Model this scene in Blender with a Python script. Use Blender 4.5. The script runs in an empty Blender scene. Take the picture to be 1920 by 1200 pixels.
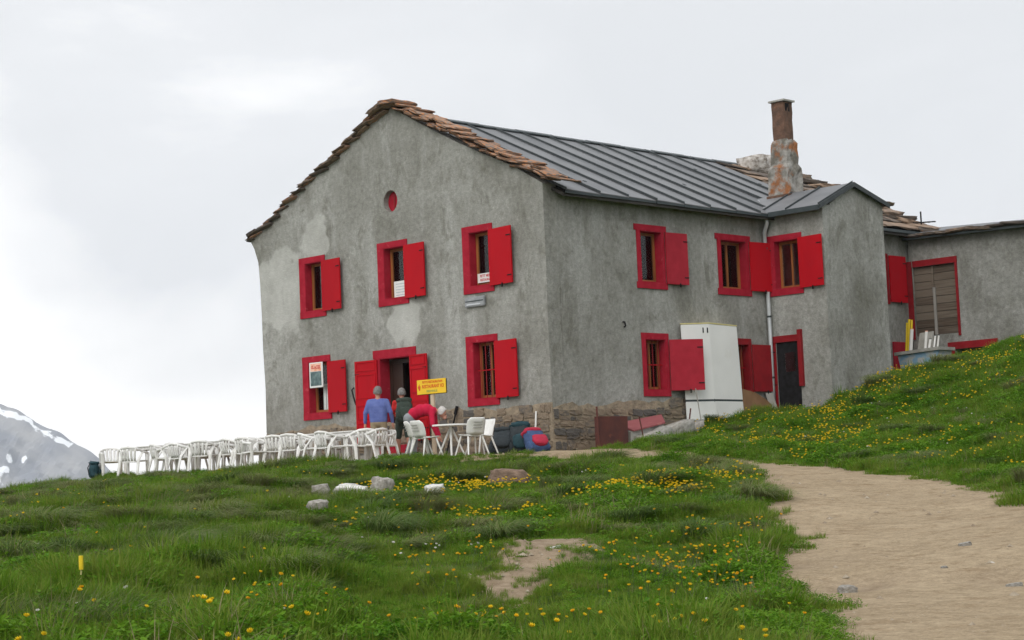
import bpy, bmesh, math, random
import numpy as np
from mathutils import Vector, Matrix
from mathutils.geometry import tessellate_polygon

random.seed(7)
rng = np.random.default_rng(11)
scene = bpy.context.scene
COL = scene.collection
R = math.radians

# ------------------------------------------------------------------ camera
CAM = Vector((29.378, -31.315, -0.669))
c_r = Vector((0.71273505, 0.70020897, -0.04142649))
c_u = Vector((0.09080102, -0.03354015, 0.99530409))
c_f = Vector((-0.6955314, 0.71314967, 0.08748493))
cam_data = bpy.data.cameras.new('camera')
cam_data.sensor_fit = 'HORIZONTAL'
cam_data.sensor_width = 36.0
cam_data.lens = 3505.9 / 1920 * 36.0
cam_data.clip_start = 0.1
cam_data.clip_end = 20000
cam = bpy.data.objects.new('camera', cam_data)
COL.objects.link(cam)
cam.matrix_world = Matrix(((c_r.x, c_u.x, -c_f.x, CAM.x), (c_r.y, c_u.y, -c_f.y, CAM.y),
                           (c_r.z, c_u.z, -c_f.z, CAM.z), (0, 0, 0, 1)))
scene.camera = cam

# ------------------------------------------------------------------ light
SUN_DIR = Vector((0.36, -0.78, 0.62)).normalized()       # towards the sun, behind thin cloud
world = bpy.data.worlds.new('World')
scene.world = world
world.use_nodes = True
wt = world.node_tree
wt.nodes.clear()
def wn(t, **k):
    n = wt.nodes.new(t)
    for a, b in k.items(): setattr(n, a, b)
    return n
w_out = wn('ShaderNodeOutputWorld')
w_bg = wn('ShaderNodeBackground')
w_bg.inputs['Strength'].default_value = 0.1
w_sky = wn('ShaderNodeTexSky', sky_type='NISHITA')
w_sky.sun_disc = False
w_sky.sun_elevation = math.asin(SUN_DIR.z)
w_sky.sun_rotation = math.atan2(SUN_DIR.x, SUN_DIR.y)
w_tc = wn('ShaderNodeTexCoord')
w_map = wn('ShaderNodeMapping'); w_map.inputs['Scale'].default_value = (1, 1, 1.8)
w_map.inputs['Location'].default_value = (0.35, 0.2, 0.1)
w_n = wn('ShaderNodeTexNoise'); w_n.inputs['Scale'].default_value = 5.0; w_n.inputs['Detail'].default_value = 7
w_n.inputs['Roughness'].default_value = 0.52; w_n.inputs['Distortion'].default_value = 0.35
wt.links.new(w_tc.outputs['Generated'], w_map.inputs['Vector'])
wt.links.new(w_map.outputs['Vector'], w_n.inputs['Vector'])
w_sep = wn('ShaderNodeSeparateXYZ'); wt.links.new(w_tc.outputs['Generated'], w_sep.inputs[0])
# thin low cloud is brighter than the thick deck overhead; the sun side is brighter too
w_el = wn('ShaderNodeMapRange'); w_el.inputs['From Min'].default_value = 0.02; w_el.inputs['From Max'].default_value = 0.24
w_el.inputs['To Min'].default_value = 0.26; w_el.inputs['To Max'].default_value = -0.19
wt.links.new(w_sep.outputs['Z'], w_el.inputs['Value'])
w_dot = wn('ShaderNodeVectorMath', operation='DOT_PRODUCT'); w_dot.inputs[1].default_value = (-0.71, -0.70, 0)
wt.links.new(w_tc.outputs['Generated'], w_dot.inputs[0])
w_dm = wn('ShaderNodeMapRange'); w_dm.inputs['From Min'].default_value = -0.3; w_dm.inputs['From Max'].default_value = 0.3
w_dm.inputs['To Min'].default_value = -0.22; w_dm.inputs['To Max'].default_value = 0.24
wt.links.new(w_dot.outputs['Value'], w_dm.inputs['Value'])
w_a = wn('ShaderNodeMath', operation='ADD'); w_b = wn('ShaderNodeMath', operation='ADD')
wt.links.new(w_n.outputs['Fac'], w_a.inputs[0]); wt.links.new(w_el.outputs[0], w_a.inputs[1])
wt.links.new(w_a.outputs[0], w_b.inputs[0]); wt.links.new(w_dm.outputs[0], w_b.inputs[1])
w_cr = wn('ShaderNodeValToRGB')
w_cr.color_ramp.elements[0].position = 0.24; w_cr.color_ramp.elements[0].color = (0.80, 0.817, 0.835, 1)
w_cr.color_ramp.elements[1].position = 0.80; w_cr.color_ramp.elements[1].color = (1.25, 1.24, 1.22, 1)
e = w_cr.color_ramp.elements.new(0.55); e.color = (0.88, 0.893, 0.91, 1)
wt.links.new(w_b.outputs[0], w_cr.inputs['Fac'])
w_mul = wn('ShaderNodeMix', data_type='RGBA', blend_type='MULTIPLY')
w_mul.inputs[0].default_value = 1.0; w_mul.inputs[7].default_value = (10.9, 10.9, 10.9, 1)
wt.links.new(w_cr.outputs['Color'], w_mul.inputs[6])
w_mix = wn('ShaderNodeMix', data_type='RGBA'); w_mix.inputs[0].default_value = 0.96
# an overcast sky is brighter overhead than near the horizon
w_z = wn('ShaderNodeMapRange'); w_z.inputs['From Min'].default_value = 0.28; w_z.inputs['From Max'].default_value = 1.0
w_z.inputs['To Min'].default_value = 1.0; w_z.inputs['To Max'].default_value = 1.7
wt.links.new(w_sep.outputs['Z'], w_z.inputs['Value'])
w_zm = wn('ShaderNodeVectorMath', operation='SCALE'); wt.links.new(w_mul.outputs[2], w_zm.inputs[0]); wt.links.new(w_z.outputs[0], w_zm.inputs['Scale'])
wt.links.new(w_sky.outputs['Color'], w_mix.inputs[6]); wt.links.new(w_zm.outputs[0], w_mix.inputs[7])
wt.links.new(w_mix.outputs[2], w_bg.inputs['Color']); wt.links.new(w_bg.outputs[0], w_out.inputs['Surface'])

sun_data = bpy.data.lights.new('sun', 'SUN')
sun_data.energy = 1.5
sun_data.angle = R(40)
sun_data.color = (1.0, 0.97, 0.92)
sun = bpy.data.objects.new('sun', sun_data)
COL.objects.link(sun)
sun.rotation_euler = (-SUN_DIR).to_track_quat('-Z', 'Y').to_euler()
sun.location = (0, -10, 30)

vs = scene.view_settings
vs.view_transform = 'Standard'; vs.look = 'None'; vs.gamma = 1.0; vs.exposure = 0.0
vs.use_curve_mapping = False

# ------------------------------------------------------------------ materials
def mat(name, c1, c2=None, scale=4.0, rough=0.8, bump=0.0, bscale=None, metallic=0.0, rnd=0.0, spec=0.3,
        detail=6, c3=None, s3=1.0, t3=0.55, stretch=None, lo=0.35, hi=0.65, coord='Object', transl=0.0):
    m = bpy.data.materials.new(name); m.use_nodes = True
    nt = m.node_tree; b = nt.nodes['Principled BSDF']
    N = nt.nodes.new; Lk = nt.links.new
    b.inputs['Roughness'].default_value = rough; b.inputs['Metallic'].default_value = metallic
    b.inputs['Specular IOR Level'].default_value = spec
    tc = N('ShaderNodeTexCoord'); vec = tc.outputs[coord]
    if stretch:
        mp = N('ShaderNodeMapping'); mp.inputs['Scale'].default_value = stretch
        Lk(vec, mp.inputs['Vector']); vec = mp.outputs['Vector']
    c2 = c2 or tuple(x * 0.7 for x in c1)
    n1 = N('ShaderNodeTexNoise'); n1.inputs['Scale'].default_value = scale; n1.inputs['Detail'].default_value = detail
    Lk(vec, n1.inputs['Vector'])
    fac = n1.outputs['Fac']
    if rnd:
        oi = N('ShaderNodeObjectInfo')
        ma = N('ShaderNodeMath'); ma.operation = 'MULTIPLY_ADD'; ma.inputs[1].default_value = rnd; ma.inputs[2].default_value = -rnd / 2
        Lk(oi.outputs['Random'], ma.inputs[0])
        ad = N('ShaderNodeMath'); ad.operation = 'ADD'; Lk(fac, ad.inputs[0]); Lk(ma.outputs[0], ad.inputs[1]); fac = ad.outputs[0]
        # shift the pattern from copy to copy
        va = N('ShaderNodeVectorMath'); va.operation = 'ADD'; Lk(vec, va.inputs[0]); Lk(oi.outputs['Location'], va.inputs[1])
        Lk(va.outputs[0], n1.inputs['Vector'])
    cr = N('ShaderNodeValToRGB')
    cr.color_ramp.elements[0].position = lo; cr.color_ramp.elements[0].color = (*c1, 1)
    cr.color_ramp.elements[1].position = hi; cr.color_ramp.elements[1].color = (*c2, 1)
    Lk(fac, cr.inputs['Fac']); col = cr.outputs['Color']
    if c3:
        n3 = N('ShaderNodeTexNoise'); n3.inputs['Scale'].default_value = s3; n3.inputs['Detail'].default_value = 7; n3.inputs['Roughness'].default_value = 0.65
        va3 = N('ShaderNodeVectorMath'); va3.operation = 'ADD'; va3.inputs[1].default_value = (7.3, 2.1, 4.7)
        Lk(vec, va3.inputs[0]); Lk(va3.outputs[0], n3.inputs['Vector'])
        r3 = N('ShaderNodeValToRGB'); r3.color_ramp.elements[0].position = t3; r3.color_ramp.elements[1].position = t3 + 0.12
        Lk(n3.outputs['Fac'], r3.inputs['Fac'])
        mx = N('ShaderNodeMix'); mx.data_type = 'RGBA'; Lk(r3.outputs['Color'], mx.inputs[0]); Lk(col, mx.inputs[6]); mx.inputs[7].default_value = (*c3, 1)
        col = mx.outputs[2]
    Lk(col, b.inputs['Base Color'])
    if bump:
        nb = N('ShaderNodeTexNoise'); nb.inputs['Scale'].default_value = bscale or scale * 6; nb.inputs['Detail'].default_value = 8
        Lk(vec, nb.inputs['Vector'])
        bp = N('ShaderNodeBump'); bp.inputs['Strength'].default_value = bump; bp.inputs['Distance'].default_value = 0.03
        Lk(nb.outputs['Fac'], bp.inputs['Height']); Lk(bp.outputs['Normal'], b.inputs['Normal'])
    if transl:
        tr = N('ShaderNodeBsdfTranslucent'); Lk(col, tr.inputs['Color'])
        ms = N('ShaderNodeMixShader'); ms.inputs[0].default_value = transl
        Lk(b.outputs[0], ms.inputs[1]); Lk(tr.outputs[0], ms.inputs[2]); Lk(ms.outputs[0], nt.nodes['Material Output'].inputs['Surface'])
    return m

def plaster(name, patch=True, dark=0.0):
    m = bpy.data.materials.new(name); m.use_nodes = True
    nt = m.node_tree; b = nt.nodes['Principled BSDF']; N = nt.nodes.new; Lk = nt.links.new
    b.inputs['Roughness'].default_value = 0.95; b.inputs['Specular IOR Level'].default_value = 0.15
    tc = N('ShaderNodeTexCoord'); P = tc.outputs['Object']
    def noise(sc, det=6, rough=0.55, stretch=(1, 1, 1), off=(0, 0, 0), dist=0.0):
        mp = N('ShaderNodeMapping'); mp.inputs['Scale'].default_value = stretch; mp.inputs['Location'].default_value = off
        Lk(P, mp.inputs['Vector'])
        n = N('ShaderNodeTexNoise'); n.inputs['Scale'].default_value = sc; n.inputs['Detail'].default_value = det
        n.inputs['Roughness'].default_value = rough; n.inputs['Distortion'].default_value = dist
        Lk(mp.outputs['Vector'], n.inputs['Vector']); return n.outputs['Fac']
    def ramp(f, a, bb, ca=(0, 0, 0), cb=(1, 1, 1)):
        r = N('ShaderNodeValToRGB'); r.color_ramp.elements[0].position = a; r.color_ramp.elements[1].position = bb
        r.color_ramp.elements[0].color = (*ca, 1); r.color_ramp.elements[1].color = (*cb, 1); Lk(f, r.inputs['Fac']); return r.outputs['Color']
    def mix(f, a, bb, mode='MIX'):
        x = N('ShaderNodeMix'); x.data_type = 'RGBA'; x.blend_type = mode
        if isinstance(f, float): x.inputs[0].default_value = f
        else: Lk(f, x.inputs[0])
        for s, v in ((6, a), (7, bb)):
            if isinstance(v, tuple): x.inputs[s].default_value = (*v, 1)
            else: Lk(v, x.inputs[s])
        return x.outputs[2]
    k = 1 - dark
    base = ramp(noise(0.55, 8, 0.6), 0.30, 0.70, (0.205 * k, 0.202 * k, 0.179 * k), (0.345 * k, 0.345 * k, 0.322 * k))
    # rain streaks: noise pulled long in z
    st = ramp(noise(1.6, 6, 0.6, (1, 1, 0.16), (3, 1, 0)), 0.5, 0.72)
    base = mix(st, base, (0.375 * k, 0.375 * k, 0.355 * k))
    dk = ramp(noise(0.85, 9, 0.68, (1, 1, 0.6), (9, 4, 2), 0.4), 0.52, 0.66)
    dkm = N('ShaderNodeMath'); dkm.operation = 'MULTIPLY'; dkm.inputs[1].default_value = 0.52
    Lk(dk, dkm.inputs[0])
    base = mix(dkm.outputs[0], base, (0.14 * k, 0.135 * k, 0.11 * k))
    dk2 = ramp(noise(1.9, 9, 0.72, (1, 1, 0.6), (2, 9, 5), 0.6), 0.53, 0.66)
    d2m = N('ShaderNodeMath'); d2m.operation = 'MULTIPLY'; d2m.inputs[1].default_value = 0.60
    Lk(dk2, d2m.inputs[0])
    base = mix(d2m.outputs[0], base, (0.135 * k, 0.13 * k, 0.105 * k))
    pal2 = ramp(noise(2.9, 9, 0.7, (1, 1, 0.8), (12, 3, 8), 0.5), 0.60, 0.72)
    p2m = N('ShaderNodeMath'); p2m.operation = 'MULTIPLY'; p2m.inputs[1].default_value = 0.5
    Lk(pal2, p2m.inputs[0])
    base = mix(p2m.outputs[0], base, (0.47 * k, 0.465 * k, 0.43 * k))
    fine = ramp(noise(9, 8, 0.7), 0.3, 0.7, (0.72, 0.72, 0.72), (1.2, 1.2, 1.2))
    base = mix(1.0, base, fine, 'MULTIPLY')
    grit = ramp(noise(34, 4, 0.7), 0.32, 0.68, (0.84, 0.84, 0.84), (1.14, 1.14, 1.14))
    base = mix(1.0, base, grit, 'MULTIPLY')
    if patch:   # newer, paler render patched on the left end of the gable
        for (cx, cz, sx, sz) in ((-9.75, 4.75, 1.15, 1.35), (-8.3, 5.9, 0.6, 0.8), (-4.9, 3.5, 0.7, 0.7)):
            mp = N('ShaderNodeMapping'); mp.vector_type = 'POINT'
            mp.inputs['Scale'].default_value = (1 / sx, 0.0, 1 / sz); mp.inputs['Location'].default_value = (-cx / sx, 0, -cz / sz)
            nd = N('ShaderNodeTexNoise'); nd.inputs['Scale'].default_value = 1.8; nd.inputs['Detail'].default_value = 7; Lk(P, nd.inputs['Vector'])
            sb = N('ShaderNodeVectorMath'); sb.operation = 'MULTIPLY_ADD'; sb.inputs[1].default_value = (1.6, 0, 1.6); sb.inputs[2].default_value = (-0.8, 0, -0.8)
            Lk(nd.outputs['Color'], sb.inputs[0])
            ad = N('ShaderNodeVectorMath'); ad.operation = 'ADD'; Lk(P, mp.inputs['Vector']); Lk(mp.outputs[0], ad.inputs[0]); Lk(sb.outputs[0], ad.inputs[1])
            ln = N('ShaderNodeVectorMath'); ln.operation = 'LENGTH'; Lk(ad.outputs[0], ln.inputs[0])
            f = ramp(ln.outputs['Value'], 0.8, 1.15, (0.6, 0.6, 0.6), (0, 0, 0))
            pal = ramp(noise(2.2, 8, 0.7), 0.3, 0.7, (0.40, 0.40, 0.375), (0.58, 0.58, 0.55))
            base = mix(f, base, pal)
    Lk(base, b.inputs['Base Color'])
    bp = N('ShaderNodeBump'); bp.inputs['Strength'].default_value = 0.55; bp.inputs['Distance'].default_value = 0.03
    hsum = N('ShaderNodeMath'); hsum.operation = 'ADD'
    Lk(noise(5, 8, 0.65), hsum.inputs[0]); Lk(noise(22, 6, 0.7), hsum.inputs[1])
    Lk(hsum.outputs[0], bp.inputs['Height']); Lk(bp.outputs['Normal'], b.inputs['Normal'])
    return m

M = {}
M['plaster'] = plaster('grey_plaster')
M['plaster_wing'] = plaster('wing_plaster', patch=False)
M['plaster_dull'] = plaster('side_building_plaster', patch=False, dark=0.1)
M['red'] = mat('red_paint', (0.42, 0.006, 0.013), (0.36, 0.006, 0.013), 2.2, 0.7, 0.10, 26, spec=0.1, rnd=0.5, c3=(0.36, 0.035, 0.045), s3=7, t3=0.66, stretch=(1, 1, 0.35))
M['red_faded'] = mat('faded_red_paint', (0.36, 0.018, 0.036), (0.29, 0.011, 0.024), 5, 0.8, 0.2, 30, c3=(0.46, 0.07, 0.085), s3=6, t3=0.62, spec=0.1)
M['red_dull'] = mat('dull_red_paint', (0.36, 0.022, 0.037), (0.30, 0.017, 0.029), 4, 0.7, 0.1, 30, spec=0.12)  # duller, less saturated red for two side shutters and the low door
M['red_dark'] = mat('dark_red_paint', (0.25, 0.007, 0.012), (0.20, 0.006, 0.010), 4, 0.6, 0.1, 30)
M['wood'] = mat('varnished_wood', (0.33, 0.12, 0.035), (0.22, 0.075, 0.022), 6, 0.5, 0.1, 40, stretch=(1, 1, 0.15))
M['inner'] = mat('shaded_door_wood', (0.035, 0.018, 0.012), (0.022, 0.012, 0.009), 6, 0.5, stretch=(1, 1, 0.15))  # near-black brown: the shade inside the doorway is put into the colour
M['board'] = mat('weathered_boards', (0.16, 0.13, 0.10), (0.085, 0.062, 0.045), 3, 0.85, 0.3, 20, stretch=(0.3, 1, 6), rnd=0.5)
M['plywood'] = mat('plywood', (0.24, 0.135, 0.07), (0.18, 0.10, 0.05), 3, 0.7, 0.1, 30)
M['greywood'] = mat('grey_wood', (0.30, 0.285, 0.26), (0.22, 0.21, 0.19), 5, 0.85, 0.2, 30, stretch=(1, 1, 0.2))
M['postwood'] = mat('pale_wood_post', (0.52, 0.42, 0.31), (0.44, 0.34, 0.24), 5, 0.8, 0.1, 40, stretch=(1, 1, 0.2))
M['roof'] = mat('grey_roof_metal', (0.155, 0.158, 0.165), (0.105, 0.109, 0.116), 1.7, 0.55, 0.06, 12, rnd=0.35, spec=0.4, stretch=(0.6, 1, 0.6), c3=(0.20, 0.19, 0.185), s3=5, t3=0.63)
M['seam'] = mat('dark_roof_seam', (0.035, 0.042, 0.045), (0.05, 0.058, 0.06), 5, 0.6)
M['fascia'] = mat('dark_metal_trim', (0.05, 0.062, 0.065), (0.035, 0.045, 0.048), 3, 0.5)
M['deck'] = mat('roof_deck', (0.06, 0.055, 0.05))
M['slab'] = mat('lichen_slab', (0.17, 0.14, 0.12), (0.30, 0.22, 0.17), 5, 0.95, 0.9, 14, rnd=0.8, c3=(0.46, 0.20, 0.085), s3=5.0, t3=0.47)
M['slab_dark'] = mat('brown_slab', (0.12, 0.10, 0.085), (0.27, 0.19, 0.135), 5, 0.95, 0.8, 14, rnd=0.6, c3=(0.36, 0.16, 0.075), s3=3, t3=0.60)
M['stone'] = mat('base_stone', (0.12, 0.11, 0.10), (0.25, 0.195, 0.14), 2.6, 0.95, 0.9, 18, rnd=0.8, c3=(0.30, 0.25, 0.19), s3=4, t3=0.62)
M['mortar'] = mat('sandy_mortar', (0.33, 0.265, 0.19), (0.20, 0.165, 0.12), 5, 0.95, 0.9, 22)
M['chim'] = mat('chimney_render', (0.34, 0.325, 0.30), (0.13, 0.12, 0.10), 3.4, 0.95, 0.9, 14, c3=(0.27, 0.11, 0.045), s3=2.4, t3=0.50, lo=0.40, hi=0.62)
M['chimbrick'] = mat('chimney_brick', (0.15, 0.085, 0.058), (0.09, 0.055, 0.04), 5, 0.95, 0.7, 14, c3=(0.30, 0.12, 0.05), s3=4, t3=0.6)
M['limewash'] = mat('limewashed_stone', (0.55, 0.52, 0.49), (0.30, 0.27, 0.24), 4, 0.9, 0.7, 12, c3=(0.15, 0.125, 0.10), s3=3, t3=0.50)
M['white'] = mat('white_resin', (0.76, 0.755, 0.735), (0.64, 0.63, 0.60), 6, 0.5, rnd=0.5, spec=0.3, c3=(0.56, 0.54, 0.49), s3=9, t3=0.62)
M['fibre'] = mat('white_fibreglass', (0.74, 0.74, 0.72), (0.68, 0.68, 0.66), 1.2, 0.4, 0.03, 6, c3=(0.66, 0.655, 0.62), s3=1.4, t3=0.64)
M['trimyellow'] = mat('pale_yellow_trim', (0.62, 0.55, 0.26), (0.5, 0.44, 0.2), 4, 0.6)
M['zinc'] = mat('zinc_pipe', (0.60, 0.62, 0.64), (0.50, 0.52, 0.54), 3, 0.35, metallic=0.3)
M['black'] = mat('black_iron_and_doorway_dark', (0.02, 0.02, 0.022), (0.012, 0.011, 0.011), 8, 0.9, spec=0.08)  # iron fittings, and the painted darkness of the wing doorway
M['rust'] = mat('rusty_sheet', (0.105, 0.034, 0.026), (0.068, 0.026, 0.024), 3, 0.8, 0.3, 16, c3=(0.19, 0.06, 0.035), s3=3, t3=0.58)
M['pinkmetal'] = mat('faded_red_hatch', (0.29, 0.09, 0.095), (0.25, 0.07, 0.075), 3, 0.6, c3=(0.5, 0.23, 0.2), s3=3, t3=0.62)
M['concrete'] = mat('concrete', (0.36, 0.35, 0.32), (0.24, 0.23, 0.205), 4, 0.95, 0.6, 18)
M['yellow'] = mat('yellow_paint', (0.80, 0.52, 0.025), (0.74, 0.47, 0.02), 5, 0.55)
M['yellowpole'] = mat('yellow_plastic', (0.72, 0.52, 0.02), (0.62, 0.44, 0.02), 5, 0.5)
M['signred'] = mat('sign_red', (0.62, 0.10, 0.01), (0.56, 0.08, 0.01), 5, 0.6)
M['signgreen'] = mat('sign_green', (0.34, 0.36, 0.08), (0.3, 0.32, 0.07), 5, 0.6)
M['paper'] = mat('white_paper', (0.74, 0.74, 0.72), (0.66, 0.67, 0.67), 8, 0.8)
M['paperblue'] = mat('printed_blue_grey', (0.40, 0.46, 0.50), (0.36, 0.42, 0.46), 8, 0.8)
M['paperred'] = mat('printed_red', (0.52, 0.05, 0.05), (0.46, 0.04, 0.05), 8, 0.8)
M['white_sheet'] = mat('white_curtain', (0.92, 0.92, 0.92), (0.84, 0.85, 0.86), 5, 0.9, 0.2, 20, stretch=(6, 6, 0.3))
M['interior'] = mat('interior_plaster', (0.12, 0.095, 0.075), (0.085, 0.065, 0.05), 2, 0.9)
M['teal'] = mat('poster_dark', (0.05, 0.085, 0.09), (0.15, 0.22, 0.22), 9, 0.5)
M['salmon'] = mat('poster_salmon', (0.75, 0.28, 0.17), (0.82, 0.55, 0.42), 9, 0.5)
M['plate'] = mat('grey_plate', (0.34, 0.35, 0.36), (0.24, 0.25, 0.26), 8, 0.4, metallic=0.4)
M['rock'] = mat('grey_rock', (0.40, 0.38, 0.345), (0.24, 0.22, 0.19), 4, 0.95, 0.8, 12)
M['rockwhite'] = mat('white_rock', (0.72, 0.71, 0.68), (0.56, 0.54, 0.50), 6, 0.95, 0.7, 14)
M['rockbrown'] = mat('brown_rock', (0.24, 0.165, 0.12), (0.13, 0.088, 0.062), 4, 0.95, 0.9, 12)
M['skin'] = mat('skin', (0.46, 0.235, 0.165), (0.42, 0.20, 0.14), 6, 0.55)
M['hairgrey'] = mat('grey_hair', (0.22, 0.21, 0.20), (0.13, 0.125, 0.12), 30, 0.8, 0.5, 60)
M['hairwhite'] = mat('white_hair', (0.55, 0.53, 0.50), (0.42, 0.40, 0.38), 30, 0.8, 0.5, 60)
M['bluewool'] = mat('blue_jumper', (0.115, 0.15, 0.36), (0.085, 0.115, 0.30), 9, 0.95, 0.4, 60)
M['khaki'] = mat('khaki_cotton', (0.27, 0.215, 0.135), (0.22, 0.17, 0.105), 8, 0.9, 0.3, 30)
M['crimson'] = mat('crimson_fleece', (0.50, 0.010, 0.045), (0.42, 0.009, 0.04), 8, 0.95, 0.3, 50)
M['greycloth'] = mat('grey_trousers', (0.26, 0.27, 0.285), (0.20, 0.21, 0.225), 8, 0.9, 0.3, 30)
M['greencloth'] = mat('dark_green_cloth', (0.055, 0.075, 0.06), (0.04, 0.055, 0.045), 8, 0.9, 0.3, 40)
M['redshirt'] = mat('red_shirt', (0.50, 0.022, 0.02), (0.42, 0.02, 0.02), 8, 0.9)
M['boot'] = mat('dark_boot', (0.03, 0.026, 0.024), (0.05, 0.042, 0.036), 8, 0.8)
M['packdark'] = mat('dark_pack_fabric', (0.016, 0.022, 0.026), (0.026, 0.034, 0.038), 7, 0.7, 0.3, 30)
M['packteal'] = mat('teal_pack_fabric', (0.012, 0.05, 0.062), (0.01, 0.035, 0.045), 7, 0.7, 0.3, 30)
M['packblue'] = mat('blue_pack_fabric', (0.045, 0.085, 0.19), (0.035, 0.065, 0.15), 7, 0.7, 0.3, 30)
M['packred'] = mat('red_pack_fabric', (0.44, 0.02, 0.055), (0.36, 0.018, 0.045), 7, 0.7, 0.3, 30)
M['bluetub'] = mat('blue_flaked_concrete', (0.42, 0.43, 0.43), (0.22, 0.36, 0.50), 5, 0.9, 0.4, 20, lo=0.45, hi=0.55)

def glass_mat():
    m = bpy.data.materials.new('window_glass'); m.use_nodes = True
    nt = m.node_tree; nt.nodes.clear(); N = nt.nodes.new; Lk = nt.links.new
    o = N('ShaderNodeOutputMaterial'); g = N('ShaderNodeBsdfGlossy'); g.inputs['Roughness'].default_value = 0.05
    t = N('ShaderNodeBsdfTransparent'); t.inputs['Color'].default_value = (0.95, 0.96, 0.95, 1)
    n = N('ShaderNodeTexNoise'); n.inputs['Scale'].default_value = 1.5
    bp = N('ShaderNodeBump'); bp.inputs['Strength'].default_value = 0.06; Lk(n.outputs['Fac'], bp.inputs['Height']); Lk(bp.outputs[0], g.inputs['Normal'])
    f = N('ShaderNodeFresnel'); f.inputs['IOR'].default_value = 1.5
    x = N('ShaderNodeMixShader'); Lk(f.outputs[0], x.inputs[0]); Lk(t.outputs[0], x.inputs[1]); Lk(g.outputs[0], x.inputs[2]); Lk(x.outputs[0], o.inputs['Surface'])
    return m
M['glass'] = glass_mat()

# ------------------------------------------------------------------ mesh helpers
class MB:
    def __init__(s): s.v = []; s.f = []
    def add(s, vs, fs):
        o = len(s.v); s.v += [tuple(q) for q in vs]; s.f += [tuple(i + o for i in f) for f in fs]; return s
    def hexa(s, p):      # 8 points, bottom ring then top ring
        return s.add(p, [(0, 3, 2, 1), (4, 5, 6, 7), (0, 1, 5, 4), (1, 2, 6, 5), (2, 3, 7, 6), (3, 0, 4, 7)])
    def box(s, x0, x1, y0, y1, z0, z1):
        return s.hexa([(x0, y0, z0), (x1, y0, z0), (x1, y1, z0), (x0, y1, z0), (x0, y0, z1), (x1, y0, z1), (x1, y1, z1), (x0, y1, z1)])
    def mbox(s, F, u0, u1, v0, v1, w0, w1):
        return s.hexa([F(u0, v0, w0), F(u1, v0, w0), F(u1, v0, w1), F(u0, v0, w1), F(u0, v1, w0), F(u1, v1, w0), F(u1, v1, w1), F(u0, v1, w1)])
    def tube(s, pts, rad, n=8, flat=1.0, cap=True, up=None):
        pts = [Vector(q) for q in pts]
        if not hasattr(rad, '__len__'): rad = [rad] * len(pts)
        o = len(s.v); prev = None
        for i, q in enumerate(pts):
            t = (pts[min(i + 1, len(pts) - 1)] - pts[max(i - 1, 0)]).normalized()
            a = Vector(up) if up else (Vector((0, 0, 1)) if abs(t.z) < 0.9 else Vector((1, 0, 0)))
            if prev is not None and not up: a = prev
            b1 = (a - t * a.dot(t)); b1 = b1.normalized() if b1.length > 1e-6 else t.orthogonal().normalized()
            prev = b1; b2 = t.cross(b1)
            for k in range(n):
                an = 2 * math.pi * k / n
                s.v.append(tuple(q + b1 * math.cos(an) * rad[i] + b2 * math.sin(an) * rad[i] * flat))
        for i in range(len(pts) - 1):
            for k in range(n):
                a = o + i * n + k; b = o + i * n + (k + 1) % n
                s.f.append((a, b, b + n, a + n))
        if cap:
            s.f.append(tuple(o + k for k in range(n))[::-1]); s.f.append(tuple(o + (len(pts) - 1) * n + k for k in range(n)))
        return s
    def prism(s, poly, F, w0, w1):   # poly of (u,v) extruded from w0 to w1
        n = len(poly); o = len(s.v)
        for w in (w0, w1):
            for (u, v) in poly: s.v.append(tuple(F(u, v, w)))
        s.f.append(tuple(o + k for k in range(n))[::-1]); s.f.append(tuple(o + n + k for k in range(n)))
        for k in range(n): s.f.append((o + k, o + (k + 1) % n, o + n + (k + 1) % n, o + n + k))
        return s
    def mesh(s, name, m=None, smooth=False):
        me = bpy.data.meshes.new(name); me.from_pydata(s.v, [], s.f); me.update()
        bm = bmesh.new(); bm.from_mesh(me); bmesh.ops.recalc_face_normals(bm, faces=bm.faces); bm.to_mesh(me); bm.free()
        if smooth: me.polygons.foreach_set('use_smooth', [True] * len(me.polygons))
        if m: me.materials.append(M[m] if isinstance(m, str) else m)
        return me
    def build(s, name, m, parent=None, smooth=False, loc=None, bevel=0.0, sub=0):
        me = s.mesh(name, m, smooth)
        if bevel or sub:
            bm = bmesh.new(); bm.from_mesh(me)
            if bevel: bmesh.ops.bevel(bm, geom=bm.edges[:], offset=bevel, segments=2, affect='EDGES', clamp_overlap=True)
            bm.to_mesh(me); bm.free()
            if smooth: me.polygons.foreach_set('use_smooth', [True] * len(me.polygons))
        return link(name, me, parent, loc)

def link(name, data, parent=None, loc=None):
    o = bpy.data.objects.new(name, data); COL.objects.link(o)
    if parent is not None: o.parent = parent
    if loc is not None: o.location = loc
    return o
def tag(o, label=None, cat=None, group=None, kind=None):
    if label: o['label'] = label
    if cat: o['category'] = cat
    if group: o['group'] = group
    if kind: o['kind'] = kind
    return o
def thing(name, label, cat, loc=(0, 0, 0), rz=0.0, group=None):
    o = link(name, None); o.location = loc; o.rotation_euler = (0, 0, rz)
    return tag(o, label, cat, group)
def copy_tree(o, parent=None):
    c = o.copy(); COL.objects.link(c); c.parent = parent
    for ch in o.children: copy_tree(ch, c)
    return c

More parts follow.
